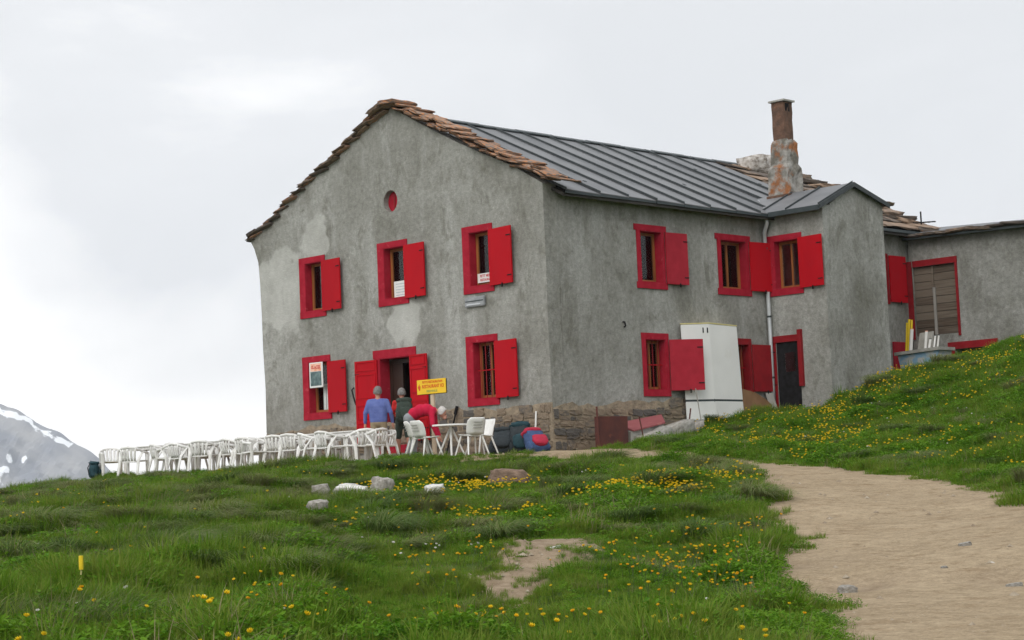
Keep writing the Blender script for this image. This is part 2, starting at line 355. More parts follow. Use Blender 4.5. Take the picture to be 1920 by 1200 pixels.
# ------------------------------------------------------------------ terrain
TP = [(18.96,-25.25,-1.49),(19.27,-23.53,-1.63),(20.13,-21.97,-1.75),(21.4,-20.72,-1.82),(22.93,-19.93,-1.85),(14.92,-22.9,-1.36),(15.67,-20.74,-1.5),(16.98,-18.75,-1.62),(18.99,-17.48,-1.74),(20.91,-16.31,-1.71),(8.65,-19.23,-1.07),(9.29,-15.79,-1.18),(11.73,-13.39,-1.32),(14.64,-13.36,-1.36),(16.26,-13.17,-1.38),(19.16,-13.14,-1.42),(1.47,-15.04,-0.82),(1.71,-12.03,-0.68),(2.95,-9.41,-0.71),(6.85,-8.39,-0.82),(11.32,-9.64,-0.9),(13.93,-9.89,-1.0),(14.99,-8.85,-1.06),(17.91,-10.88,-1.28),(-4.8,-11.38,-0.86),(-5.76,-9.54,-0.60),(2.33,-3.76,-0.36),(6.5,-4.59,-0.54),(8.68,-5.26,-0.60),(10.55,-6.21,-0.63),(12.76,-6.84,-0.8),(4.78,-2.07,-0.20),(5.33,-1.54,-0.14),(9.81,-4.14,-0.54),(13.35,-6.27,-0.81),(6.2,-0.01,-0.09),(4.13,2.83,0.35),(6.21,2.09,0.1),(3.66,5.83,0.73),(7.41,2.53,0.32),(4.17,7.63,1.57),(8.58,2.95,0.48),(4.69,9.5,1.80),(14.16,-4.09,-0.6),(10.72,2.22,0.57),(6.8,9.43,2.04),(-14.0,-2.0,-0.02),(-10.0,-2.0,0.0),(-6.0,-2.0,0.0),(-2.0,-2.0,0.0),(0.3,-2.0,0.0),(-12.0,-4.0,-0.14),(-8.0,-4.0,-0.10),(-4.0,-4.0,-0.10),(0.0,-4.0,-0.04),(2.0,-3.0,-0.0),(-10.0,-5.5,-0.40),(-6.0,-6.0,-0.40),(-2.0,-6.0,-0.29),(0.0,-6.0,-0.24),(3.0,-2.0,-0.08),(-10.0,2.0,0.0),(-5.0,2.0,0.0),(-18.0,-2.0,-0.9),(-19.0,-7.0,-1.5),(-24.0,4.0,-4.0),(-14.0,6.0,-0.3),(0.6,0.3,0.0),(0.6,2.6,0.22),(0.6,5.0,0.62),(0.6,7.0,0.66),(1.0,8.0,0.7),(2.2,8.3,0.9),(2.4,11.0,1.68),(2.0,13.0,1.9),(2.0,15.0,2.1),(4.0,15.0,2.42),(8.0,15.0,3.05),(7.0,12.0,2.75),(12.0,12.0,3.2),(13.0,4.0,1.6),(17.0,-2.5,0.15),(21.0,-9.0,-0.6),(29.38,-31.3,-2.27),(25.9,-27.7,-2.2),(32.0,-34.0,-2.4),(36.0,-26.0,-2.1),(32.0,-20.0,-1.6),(24.0,-38.0,-2.5),(16.0,-34.0,-2.4),(8.0,-26.0,-2.2),(-4.0,-22.0,-2.6),(30.0,-8.0,-0.2)]
TP = np.array(TP)
def _phi(r2): return np.where(r2 > 1e-9, r2 * np.log(np.maximum(r2, 1e-12)), 0)
_X = TP[:, :2] / 10; _n = len(TP)
_K = _phi(((_X[:, None] - _X[None]) ** 2).sum(-1)) + 0.006 * np.eye(_n)
_Q = np.c_[np.ones(_n), _X]
_W = np.linalg.solve(np.block([[_K, _Q], [_Q.T, np.zeros((3, 3))]]), np.r_[TP[:, 2], 0, 0, 0])
def tps(x, y):
    r2 = (x[:, None] / 10 - _X[:, 0]) ** 2 + (y[:, None] / 10 - _X[:, 1]) ** 2
    return _phi(r2) @ _W[:_n] + _W[-3] + _W[-2] * x / 10 + _W[-1] * y / 10
_tab = np.random.default_rng(3).random((256, 256))
def vnoise(x, y):
    xi = np.floor(x).astype(int); yi = np.floor(y).astype(int); fx = x - xi; fy = y - yi
    fx = fx * fx * (3 - 2 * fx); fy = fy * fy * (3 - 2 * fy); g = lambda a, b: _tab[a % 256, b % 256]
    return (g(xi, yi) * (1 - fx) + g(xi + 1, yi) * fx) * (1 - fy) + (g(xi, yi + 1) * (1 - fx) + g(xi + 1, yi + 1) * fx) * fy
def fbm(x, y, s, o=4):
    t = np.zeros_like(x); a = 0.5; f = 1 / s
    for k in range(o):
        t += a * (vnoise(x * f + 17.3 * k, y * f - 9.1 * k) - 0.5); a *= 0.5; f *= 2.03
    return t       # about -0.4 .. 0.4
PATH = [(27.5, -35.0), (24.6, -26.5), (21.7, -20.51), (20.38, -18.85), (18.5, -16.75), (17.75, -15.8), (17.05, -14.75), (16.29, -13.42), (14.41, -11.29), (11.78, -8.01), (8.9, -4.75), (6.7, -3.45), (4.8, -2.85), (3.59, -3.02), (1.8, -3.0), (1.2, -1.0), (3.2, -0.9), (5.6, -1.9), (7.68, -2.7), (9.93, -4.1), (11.97, -5.45), (13.43, -6.2), (14.86, -7.3), (16.22, -8.6), (17.46, -9.85), (20.0, -12.0), (24.0, -15.5), (26.5, -19.0), (30.0, -26.0), (33.0, -35.0)]
TERR = [(-13.3, -3.9), (-8, -4.05), (-2, -3.95), (1.0, -3.75), (2.3, -2.9), (2.0, 1.5), (-14.5, 1.5)]
DIRT = [[(15.68, -18.63), (15.61, -18.2), (16.2, -18.2), (14.95, -16.68), (14.39, -15.76), (15.16, -15.78), (16.74, -17.45), (16.73, -18.0), (17.36, -19.0), (18.71, -20.2), (18.61, -20.66), (17.14, -19.3), (16.73, -19.41)],
        [(4.2, -7.1), (5.6, -6.4), (6.0, -6.9), (4.8, -7.6)], [(5.4, -9.6), (6.6, -9.3), (6.8, -9.9), (5.8, -10.1)]]
def sdist(poly, x, y):      # negative inside
    P = np.array(poly); Q = np.roll(P, -1, 0); d = np.full(x.shape, 1e9); ins = np.zeros(x.shape, bool)
    for (ax, ay), (bx, by) in zip(P, Q):
        ex, ey = bx - ax, by - ay; t = np.clip(((x - ax) * ex + (y - ay) * ey) / (ex * ex + ey * ey + 1e-12), 0, 1)
        d = np.minimum(d, np.hypot(x - ax - t * ex, y - ay - t * ey))
        c = ((ay > y) != (by > y)); xx = ax + (y - ay) * ex / (ey if abs(ey) > 1e-12 else 1e-12); ins ^= c & (x < xx)
    return np.where(ins, -d, d)
def sstep(a, b, x): t = np.clip((x - a) / (b - a), 0, 1); return t * t * (3 - 2 * t)
def masks(x, y):
    wob = fbm(x, y, 0.9, 4) * 0.75 + fbm(x - 30, y + 12, 0.28, 2) * 0.45
    p = sdist(PATH, x, y) + wob; t = sdist(TERR, x, y) + wob * 0.8
    d = np.minimum.reduce([sdist(q, x, y) for q in DIRT]) + fbm(x + 40, y, 0.5, 4) * 0.7
    return p, t, d
def bare(x, y):
    p, t, d = masks(x, y); return 1 - sstep(-0.08, 0.28, np.minimum.reduce([p, t, d + 0.05]))
def H(x, y):
    x = np.asarray(x, float).ravel(); y = np.asarray(y, float).ravel()
    z = tps(x, y)
    p, t, d = masks(x, y); b = 1 - sstep(-0.1, 0.5, np.minimum.reduce([p, t])); dd = 1 - sstep(-0.15, 0.35, d)
    z += (1 - b) * (fbm(x, y, 1.5, 4) * 0.24 + np.maximum(fbm(x + 60, y - 20, 0.75, 2), -0.1) * 0.36 - 0.01) + b * fbm(x, y, 1.3, 3) * 0.08 - dd * 0.10
    dv = (x - CAM.x) * fh[0] + (y - CAM.y) * fh[1]; z += dd * np.where(x > 12, np.clip((dv - 18.6) * 0.105, -0.22, 0.22) + 0.06, 0.0)
    near = np.exp(-(((x - 19.25) / 0.42) ** 2 + ((y + 16.5) / 0.5) ** 2)); z -= 0.10 * near
    near = np.exp(-(((x - 20.7) / 0.5) ** 2 + ((y + 16.0) / 0.35) ** 2)); z -= 0.07 * near
    flat = (1 - sstep(-0.6, 0.4, t)); z = z * (1 - flat) + flat * np.where(y > -4.6, -0.015 + 0.006 * fbm(x, y, 0.3), z)
    # far from the hut the hill falls away to the valley
    dist = np.hypot(x - 8, y + 8); k = sstep(45, 110, dist)
    zf = -3 - 0.22 * np.maximum(dist - 45, 0) + 40 * fbm(x, y, 260, 4); zf = np.maximum(zf, -420 + 30 * fbm(x, y, 300, 3))
    z = np.clip(z, -9, 6)
    return z * (1 - k) + zf * k
def h1(x, y): return float(H([x], [y])[0])
rh = np.array([0.7133, 0.7009]); fh = np.array([-0.6983, 0.7159])
def cdw(a, d): return CAM.x + rh[0] * a + fh[0] * d, CAM.y + rh[1] * a + fh[1] * d

def axis(lo, hi, step, far):
    c = list(np.arange(lo, hi + 1e-6, step)); g = step; v = hi
    right = []
    while v < far: g *= 1.28; v += g; right.append(v)
    g = step; v = lo; left = []
    while v > -far: g *= 1.28; v -= g; left.append(v)
    return np.array(left[::-1] + c + right)
ga = axis(-20, 22, 0.16, 6000)
gd = axis(7, 56, 0.16, 6000)
A, D = np.meshgrid(ga, gd)
GX, GY = cdw(A.ravel(), D.ravel())
GZ = H(GX, GY)
na, nd = len(ga), len(gd)
idx = np.arange(na * nd).reshape(nd, na)
quads = np.stack([idx[:-1, :-1], idx[:-1, 1:], idx[1:, 1:], idx[1:, :-1]], -1).reshape(-1, 4)
GB = bare(GX, GY)
mp_, mt_, md_ = masks(GX, GY)
pot = np.exp(-(((GX - 19.25) / 0.38) ** 2 + ((GY + 16.35) / 0.5) ** 2)) + 0.8 * np.exp(-(((GX - 20.6) / 0.5) ** 2 + ((GY + 15.8) / 0.5) ** 2)) + 0.8 * np.exp(-(((GX - 17.9) / 0.5) ** 2 + ((GY + 15.4) / 0.7) ** 2))
EARTH = np.clip(0.75 * (1 - sstep(0.0, 0.6, md_)) + pot * np.clip((fbm(GX, GY, 0.35, 3) + 0.45), 0, 1) + 0.35 * (1 - sstep(0.0, 0.45, np.abs(mp_ + 0.05))), 0, 1)
fx = GX[quads].mean(1); fy = GY[quads].mean(1)
pc, tcm, dc = mp_[quads].mean(1), mt_[quads].mean(1), md_[quads].mean(1)
cls = np.zeros(len(quads), int); cls[dc < 0.1] = 3; cls[tcm < 0.08] = 2; cls[pc < 0.08] = 1

def soil_material():
    m = bpy.data.materials.new('meadow_soil_and_sand'); m.use_nodes = True
    nt = m.node_tree; b = nt.nodes['Principled BSDF']; N = nt.nodes.new; Lk = nt.links.new
    b.inputs['Roughness'].default_value = 0.95; b.inputs['Specular IOR Level'].default_value = 0.1
    tc = N('ShaderNodeTexCoord'); at = N('ShaderNodeAttribute'); at.attribute_name = 'bare'
    def noi(sc, det=8, ro=0.6, off=0):
        mp = N('ShaderNodeMapping'); mp.inputs['Location'].default_value = (off, off, 0); Lk(tc.outputs['Object'], mp.inputs['Vector'])
        n = N('ShaderNodeTexNoise'); n.inputs['Scale'].default_value = sc; n.inputs['Detail'].default_value = det; n.inputs['Roughness'].default_value = ro; Lk(mp.outputs[0], n.inputs['Vector']); return n.outputs['Fac']
    def ramp(f, a, bb, ca, cb):
        r = N('ShaderNodeValToRGB'); r.color_ramp.elements[0].position = a; r.color_ramp.elements[1].position = bb
        r.color_ramp.elements[0].color = (*ca, 1); r.color_ramp.elements[1].color = (*cb, 1); Lk(f, r.inputs['Fac']); return r.outputs['Color']
    def mx(f, a, bb, mode='MIX'):
        x = N('ShaderNodeMix'); x.data_type = 'RGBA'; x.blend_type = mode
        if isinstance(f, float): x.inputs[0].default_value = f
        else: Lk(f, x.inputs[0])
        Lk(a, x.inputs[6])
        if isinstance(bb, tuple): x.inputs[7].default_value = (*bb, 1)
        else: Lk(bb, x.inputs[7])
        return x.outputs[2]
    green = ramp(noi(1.3), 0.3, 0.7, (0.035, 0.062, 0.010), (0.07, 0.11, 0.018))
    sand = ramp(noi(0.8, 9, 0.65, 5), 0.3, 0.7, (0.275, 0.213, 0.138), (0.36, 0.286, 0.192))
    sand = mx(ramp(noi(2.6, 9, 0.7, 11), 0.52, 0.68, (0, 0, 0), (0.75, 0.75, 0.75)), sand, (0.215, 0.152, 0.09))
    sand = mx(1.0, sand, ramp(noi(30, 5, 0.8, 2), 0.34, 0.66, (0.72, 0.71, 0.69), (1.18, 1.18, 1.18)), 'MULTIPLY')
    sand = mx(1.0, sand, ramp(noi(7, 7, 0.75, 17), 0.32, 0.6, (0.74, 0.72, 0.70), (1.1, 1.1, 1.1)), 'MULTIPLY')
    peb = N('ShaderNodeTexVoronoi'); peb.inputs['Scale'].default_value = 24; Lk(tc.outputs['Object'], peb.inputs['Vector'])
    pf = ramp(peb.outputs['Distance'], 0.10, 0.16, (1, 1, 1), (0, 0, 0))
    pm = N('ShaderNodeMath'); pm.operation = 'MULTIPLY'; Lk(pf, pm.inputs[0]); Lk(ramp(noi(3, 4, 0.6, 20), 0.55, 0.65, (0, 0, 0), (1, 1, 1)), pm.inputs[1])
    sand = mx(pm.outputs[0], sand, (0.50, 0.46, 0.40))
    ea = N('ShaderNodeAttribute'); ea.attribute_name = 'earth'
    sand = mx(ea.outputs['Fac'], sand, ramp(noi(6, 9, 0.75, 31), 0.32, 0.68, (0.13, 0.088, 0.056), (0.31, 0.245, 0.175)))
    f = N('ShaderNodeMath'); f.operation = 'ADD'; f2 = N('ShaderNodeMath'); f2.operation = 'MULTIPLY_ADD'; f2.inputs[1].default_value = 0.7; f2.inputs[2].default_value = -0.35
    Lk(noi(5, 8, 0.7, 3), f2.inputs[0]); Lk(at.outputs['Fac'], f.inputs[0]); Lk(f2.outputs[0], f.inputs[1])
    Lk(mx(ramp(f.outputs[0], 0.38, 0.62, (0, 0, 0), (1, 1, 1)), green, sand), b.inputs['Base Color'])
    bp = N('ShaderNodeBump'); bp.inputs['Strength'].default_value = 0.4; bp.inputs['Distance'].default_value = 0.03
    ad = N('ShaderNodeMath'); ad.operation = 'ADD'; Lk(noi(7, 8, 0.7, 8), ad.inputs[0]); Lk(noi(40, 4, 0.6, 9), ad.inputs[1])
    Lk(ad.outputs[0], bp.inputs['Height']); Lk(bp.outputs['Normal'], b.inputs['Normal'])
    return m
M['soil'] = soil_material()
def sub_mesh(name, sel):
    q = quads[sel]; u, inv = np.unique(q.ravel(), return_inverse=True)
    me = bpy.data.meshes.new(name); n = len(u); f = len(q)
    me.vertices.add(n); me.vertices.foreach_set('co', np.c_[GX[u], GY[u], GZ[u]].astype(np.float32).ravel())
    me.loops.add(f * 4); me.loops.foreach_set('vertex_index', inv.astype(np.int32))
    me.polygons.add(f); me.polygons.foreach_set('loop_start', np.arange(0, f * 4, 4, dtype=np.int32)); 
    me.update(calc_edges=True); me.polygons.foreach_set('use_smooth', np.ones(f, bool))
    at = me.attributes.new('bare', 'FLOAT', 'POINT'); at.data.foreach_set('value', GB[u].astype(np.float32))
    at = me.attributes.new('earth', 'FLOAT', 'POINT'); at.data.foreach_set('value', EARTH[u].astype(np.float32))
    return me, u
for nm, c in (('ground', 0), ('path', 1), ('terrace', 2), ('bare_earth', 3)):
    me, _ = sub_mesh(nm, cls == c); me.materials.append(M['soil']); tag(link(nm, me), kind='structure')

# ------------------------------------------------------------------ mountain behind the clouds' edge
def mountain():
    nu, nv = 150, 110; vs, fs, sn = [], [], []
    base = Vector((CAM.x, CAM.y, 0)) + c_f.xy.to_3d().normalized() * 2600
    # ridge crest falls from upper left to lower right as seen from the hut
    rr = Vector((rh[0], rh[1], 0)); ff = Vector((fh[0], fh[1], 0))
    U = np.linspace(-1080, -470, nu); V = np.linspace(-700, 420, nv)
    uu, vv = np.meshgrid(U, V)
    crest = 144 + (-714 - uu) * 0.62 + 14 * fbm(uu, uu * 0 + 3, 60, 4)
    crest = np.where(uu > -590, crest - (uu + 590) * 0.5, crest)
    amp = np.clip(np.abs(vv) / 160, 0.12, 1.0)
    z = crest - np.abs(vv) * 0.55 + amp * 60 * fbm(uu * 1.0, vv * 0.6, 110, 6)
    z2 = 26 * fbm(uu * 1.3 + 800, vv * 0.35, 30, 5); z = z + (z2 + 16 * fbm(uu * 1.0 + 90, vv * 1.0, 14, 3)) * np.clip(amp * 1.5, 0.2, 1)
    P = np.stack([base.x + rr.x * uu + ff.x * vv, base.y + rr.y * uu + ff.y * vv, z], -1).reshape(-1, 3)
    q = np.arange(nu * nv).reshape(nv, nu)
    F = np.stack([q[:-1, :-1], q[:-1, 1:], q[1:, 1:], q[1:, :-1]], -1).reshape(-1, 4)
    me = bpy.data.meshes.new('mountain'); me.from_pydata(P.tolist(), [], F.tolist()); me.update()
    m = bpy.data.materials.new('mountain_rock_and_snow'); m.use_nodes = True
    nt = m.node_tree; b = nt.nodes['Principled BSDF']; N = nt.nodes.new; Lk = nt.links.new
    b.inputs['Roughness'].default_value = 0.95
    tc = N('ShaderNodeTexCoord')
    n1 = N('ShaderNodeTexNoise'); n1.inputs['Scale'].default_value = 0.02; n1.inputs['Detail'].default_value = 10; Lk(tc.outputs['Object'], n1.inputs['Vector'])
    r1 = N('ShaderNodeValToRGB'); r1.color_ramp.elements[0].position = 0.35; r1.color_ramp.elements[0].color = (0.22, 0.235, 0.265, 1)
    r1.color_ramp.elements[1].position = 0.68; r1.color_ramp.elements[1].color = (0.37, 0.37, 0.37, 1); Lk(n1.outputs['Fac'], r1.inputs['Fac'])
    at = N('ShaderNodeAttribute'); at.attribute_name = 'snow'
    n2 = N('ShaderNodeTexNoise'); n2.inputs['Scale'].default_value = 0.05; n2.inputs['Detail'].default_value = 8; Lk(tc.outputs['Object'], n2.inputs['Vector'])
    ad = N('ShaderNodeMath'); ad.operation = 'ADD'; Lk(at.outputs['Fac'], ad.inputs[0]); Lk(n2.outputs['Fac'], ad.inputs[1])
    r2 = N('ShaderNodeValToRGB'); r2.color_ramp.elements[0].position = 0.93; r2.color_ramp.elements[1].position = 0.99; Lk(ad.outputs[0], r2.inputs['Fac'])
    mx = N('ShaderNodeMix'); mx.data_type = 'RGBA'; Lk(r2.outputs['Color'], mx.inputs[0]); Lk(r1.outputs['Color'], mx.inputs[6]); mx.inputs[7].default_value = (0.85, 0.87, 0.9, 1)
    Lk(mx.outputs[2], b.inputs['Base Color'])
    # snow lies in the gullies and along the crest
    snow = np.zeros_like(uu) + 0.18
    for (su, sv, lu, lv, k) in ((-672, -150, 9, 60, 0.0), (-628, -230, 8, 60, 0.1), (-700, -250, 16, 46, 0.5), (-720, -120, 10, 22, 0.0), (-660, -95, 5, 20, 0)):
        snow = np.maximum(snow, 0.62 * np.exp(-(((uu - su) + (vv - sv) * k * 0.5) / lu) ** 2 - ((vv - sv) / lv) ** 2))
    snow = np.maximum(snow, 0.62 * np.exp(-((vv + 14) / 14) ** 2) * (uu < -615))
    snow = np.maximum(snow, 0.36 * (z2 < -6.5))
    a = me.attributes.new('snow', 'FLOAT', 'POINT'); a.data.foreach_set('value', snow.ravel().astype(np.float32))
    me.materials.append(m)
    tag(link('mountain', me), kind='structure')
mountain()

# ------------------------------------------------------------------ the hut
house = thing('mountain_hut', 'large grey plastered mountain hut with red shutters and orange stone roof edge', 'house')
LW = 8.464; WX = 1.88; YE = 16.2
FG = lambda u, v, w: (u, -w, v)              # gable, looks to -y
FS = lambda u, v, w: (w, u, v)               # long side, looks to +x
FWF = lambda u, v, w: (u, LW - w, v)         # front of the projecting wing
FWG = lambda u, v, w: (WX + w, u, v)         # end of the wing
Y2 = 15.255
FB = lambda u, v, w: (u, Y2 - w, v)          # side building

def wall(name, F, outer, holes, m, parent, depth=0.45):
    polys = [outer] + holes
    flat = [q for pl in polys for q in pl]
    tri = tessellate_polygon([[Vector((q[0], q[1], 0)) for q in pl] for pl in polys])
    mb = MB(); n = len(flat)
    mb.v = [tuple(F(u, v, 0)) for u, v in flat] + [tuple(F(u, v, -depth)) for u, v in flat]
    mb.f = [tuple(t) for t in tri] + [tuple(i + n for i in reversed(t)) for t in tri]
    o = 0
    for pl in polys:
        k = len(pl)
        for i in range(k): mb.f.append((o + i, o + (i + 1) % k, o + n + (i + 1) % k, o + n + i))
        o += k
    return mb.build(name, m, parent)
def rect(l, r, b, t): return [(l, b), (r, b), (r, t), (l, t)]

def window(F, outer, inner, m='red_faded', bars=0, depth=0.26, ear=0.0, frame='wood', mull=True, white_sheet=None, proud=0.028, tilt=0.0, name='window', parent=None):
    parent = parent or house
    l, r, b, t = outer; il, ir, ib, it = inner
    mb = MB()
    mb.mbox(F, l - ear, r + ear, it, t, 0.002, proud)
    mb.mbox(F, l - ear * 0.6, r + ear * 0.6, b, ib, 0.002, proud + 0.006)
    mb.mbox(F, l, il, ib + 0.001, it - 0.001, 0.002, proud - 0.003)
    mb.mbox(F, ir, r, ib + 0.001, it - 0.001, 0.002, proud - 0.003)
    e = 0.004; k = 0.012
    mb.mbox(F, il + e - k + k, il + e + k, ib + e, it - e, -depth, proud - 0.005)
    mb.mbox(F, ir - e - k, ir - e, ib + e, it - e, -depth, proud - 0.005)
    mb.mbox(F, il + e + k, ir - e - k, it - e - k, it - e, -depth, proud - 0.005)
    mb.mbox(F, il + e + k, ir - e - k, ib + e, ib + e + k, -depth, proud - 0.005)
    w = mb.build(name, m, parent)
    fl, fr, fb, ft = il + 0.02, ir - 0.02, ib + 0.02, it - 0.02; s = 0.065
    f = MB()
    f.mbox(F, fl, fl + s, fb, ft, -depth + 0.0, -depth + 0.06); f.mbox(F, fr - s, fr, fb, ft, -depth, -depth + 0.06)
    f.mbox(F, fl + s, fr - s, ft - s, ft, -depth + 0.002, -depth + 0.058); f.mbox(F, fl + s, fr - s, fb, fb + s, -depth + 0.002, -depth + 0.058)
    if mull: f.mbox(F, (fl + fr) / 2 - 0.025, (fl + fr) / 2 + 0.025, fb + s, ft - s, -depth + 0.004, -depth + 0.056)
    f.build('window_frame', frame, w)
    if mull:
        for (a, c) in ((fl + s, (fl + fr) / 2 - 0.025), ((fl + fr) / 2 + 0.025, fr - s)):
            MB().mbox(F, a + 0.002, c - 0.002, fb + s, ft - s, -depth + 0.02, -depth + 0.026).build('pane', 'glass', w)
    else:
        MB().mbox(F, fl + s, fr - s, fb + s, ft - s, -depth + 0.02, -depth + 0.026).build('pane', 'glass', w)
    if bars:
        for i in range(bars):
            u = il + (ir - il) * (i + 1) / (bars + 1)
            MB().tube([F(u, ib + 0.01, -0.10), F(u, it - 0.01, -0.10)], 0.011, 6).build('bar', 'red_dark', w)
        MB().mbox(F, il + 0.02, ir - 0.02, (ib + it) / 2 - 0.012, (ib + it) / 2 + 0.012, -0.125, -0.112).build('crossbar', 'red', w)
    if white_sheet:
        cm = MB(); n = 14
        a0, a1 = fl + s, fl + s + (fr - fl - 2 * s) * white_sheet
        pts = []
        for i in range(n + 1):
            u = a0 + (a1 - a0) * i / n; ww = -depth + 0.012 + 0.003 * math.sin(i * 1.9)
            pts += [F(u, fb + 0.03, ww), F(u, ft - 0.03, ww)]
        cm.add(pts, [(2 * i, 2 * i + 2, 2 * i + 3, 2 * i + 1) for i in range(n)]); cm.build('white_sheet', 'paper', w, smooth=True)  # flat white sheet set close behind the pane
    return w

def shutter(F, hinge, width, b, t, ang=4, m='red', side=1, w0=0.035, name='shutter', rails=False, parent=None):
    parent = parent or house
    ca, sa = math.cos(R(ang)), math.sin(R(ang)); th = 0.038
    G = lambda u, v, w: F(hinge + side * (u * ca - w * sa), v, w0 + u * sa + w * ca)
    g = random.uniform(-0.008, 0.008)
    n = 3; bw = width / n
    o = None
    mb = MB().hexa([G(0, b, 0), G(width, b + g, 0), G(width, b + g, th), G(0, b, th), G(0, t, 0), G(width, t + g, 0), G(width, t + g, th), G(0, t, th)])
    o = mb.build(name, m, parent, bevel=0.004)
    for zz in (b + (t - b) * 0.14, t - (t - b) * 0.16):
        MB().mbox(G, width - 0.16, width - 0.01, zz - 0.012, zz + 0.012, th + 0.002, th + 0.014).build('hinge', 'black', o)
    MB().mbox(G, width * 0.55, width * 0.55 + 0.03, b - 0.07, b + 0.03, th + 0.003, th + 0.025).build('catch', 'black', o)
    if rails:
        for (z0, z1) in ((t - 0.26, t - 0.02), (t - 0.95, t - 0.34), (b + 0.62, b + 0.98), (b + 0.06, b + 0.54)):
            if z1 - z0 < 0.1: continue
            fr = MB()
            fr.mbox(G, 0.05, width - 0.05, z1 - 0.03, z1, th + 0.002, th + 0.016); fr.mbox(G, 0.05, width - 0.05, z0, z0 + 0.03, th + 0.002, th + 0.016)
            fr.mbox(G, 0.05, 0.08, z0 + 0.031, z1 - 0.031, th + 0.002, th + 0.015); fr.mbox(G, width - 0.08, width - 0.05, z0 + 0.031, z1 - 0.031, th + 0.002, th + 0.015)
            fr.build('panel_moulding', 'red', o)
    return o

# openings (outer = painted surround, inner = hole)
def inn(o, dl=0.23, dr=0.05, db=0.17, dt=0.15): return (o[0] + dl, o[1] - dr, o[2] + db, o[3] - dt)
G1 = (-8.93, -7.88, 3.90, 5.50); G2 = (-5.81, -4.69, 3.92, 5.53); G3 = (-2.72, -1.69, 3.92, 5.55)
G4 = (-8.92, -7.79, 1.22, 2.88); G5 = (-2.73, -1.66, 1.22, 2.90); GD = (-5.87, -4.68, 0.42, 2.62)
S1 = (3.25, 4.30, 3.96, 5.54); S2 = (6.42, 7.72, 3.94, 5.52); S3 = (3.27, 4.27, 1.32, 2.87); S4 = (6.6, 7.62, 1.32, 2.83); S5 = (13.3, 14.25, 4.0, 5.45)
SI = lambda o: inn(o, 0.13, 0.10, 0.16, 0.15)
gable_holes = [rect(*inn(g)) for g in (G1, G2, G3, G4, G5)] + [rect(*GD)]
oc = (-5.26, 6.55); ocu = [(oc[0] + 0.26 * math.cos(a * math.pi / 10), oc[1] + 0.28 * math.sin(a * math.pi / 10)) for a in range(20)]
gable_holes.append(ocu)
outer = [(-10.53, -0.8), (0.0, -0.8), (0.02, 1.2), (-0.01, 3.0), (0.012, 4.6), (0.0, 6.26), (-0.95, 6.82), (-1.9, 7.24), (-2.9, 7.72), (-4.0, 8.3), (-5.08, 8.90),
         (-5.8, 8.72), (-7.08, 8.1), (-8.2, 7.68), (-9.56, 6.96), (-10.74, 6.42), (-10.98, 6.2), (-10.84, 6.0), (-10.68, 5.6), (-10.63, 5.0), (-10.60, 4.2), (-10.585, 3.2), (-10.53, 2.2), (-10.545, 1.0)]
wall('gable_wall', FG, outer, gable_holes, 'plaster', house)
side_holes = [rect(*SI(s)) for s in (S1, S2, S3, S4, S5)]
wall('side_wall', FS, rect(0.46, YE, -0.8, 6.2), side_holes, 'plaster', house)
MB().box(-10.5, -10.05, 0.46, YE, -0.8, 6.1).build('rear_wall', 'plaster', house)
wall('end_wall', lambda u, v, w: (u, YE + w, v), [(-10.0, -0.8), (-0.46, -0.8), (-0.46, 6.3), (-5.2, 8.6), (-10.0, 6.2)], [], 'plaster', house, 0.4)
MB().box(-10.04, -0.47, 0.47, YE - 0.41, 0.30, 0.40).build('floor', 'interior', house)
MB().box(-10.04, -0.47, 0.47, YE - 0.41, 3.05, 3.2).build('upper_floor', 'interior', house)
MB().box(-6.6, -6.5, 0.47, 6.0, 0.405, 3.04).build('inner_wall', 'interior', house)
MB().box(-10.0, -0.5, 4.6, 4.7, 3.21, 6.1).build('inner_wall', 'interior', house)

for g in (G1, G2, G3):
    o = window(FG, g, inn(g), mull=False)
    shutter(FG, g[1] - 0.09, 0.82, g[2] + 0.12, g[3] - 0.16, 5)
for g in (G4, G5):
    o = window(FG, g, inn(g), bars=4 if g is G5 else 0, mull=g is G5, white_sheet=None)
    shutter(FG, g[1] - 0.07, 0.80, g[2] + 0.15, g[3] - 0.18, 5)
# open casement of the first upper window, swung inwards
cas = MB(); l0 = G1[0] + 0.32
K = lambda u, v, w: (l0 + u * math.cos(R(62)) - w * math.sin(R(62)), 0.27 + u * math.sin(R(62)) + w * math.cos(R(62)), v)
cas.mbox(K, 0, 0.07, 4.12, 5.30, 0, 0.04); cas.mbox(K, 0.4, 0.47, 4.12, 5.30, 0, 0.04); cas.mbox(K, 0.071, 0.399, 4.12, 4.19, 0.001, 0.039); cas.mbox(K, 0.071, 0.399, 5.23, 5.30, 0.001, 0.039)
cas.build('casement', 'wood', house)
# hanging papers behind the board in the lower left window
for i, (a, c) in enumerate(((-8.40, -8.30), (-8.27, -8.16), (-8.13, -8.05), (-8.02, -7.92))):
    MB().mbox(FG, a, c, 1.45, 2.15, -0.24, -0.235).build('curtain_strip', 'white_sheet', house)
# round window
rb = MB(); n = len(ocu)
ins = [(oc[0] + (u - oc[0]) * 0.95, oc[1] + (v - oc[1]) * 0.95) for u, v in ocu]
rb.prism(ins, FG, -0.20, -0.15); rb.build('round_window', 'red_faded', house)
MB().mbox(FG, oc[0] - 0.02, oc[0] + 0.02, oc[1] - 0.24, oc[1] + 0.24, -0.148, -0.13).build('round_window_bar', 'red_dark', house)

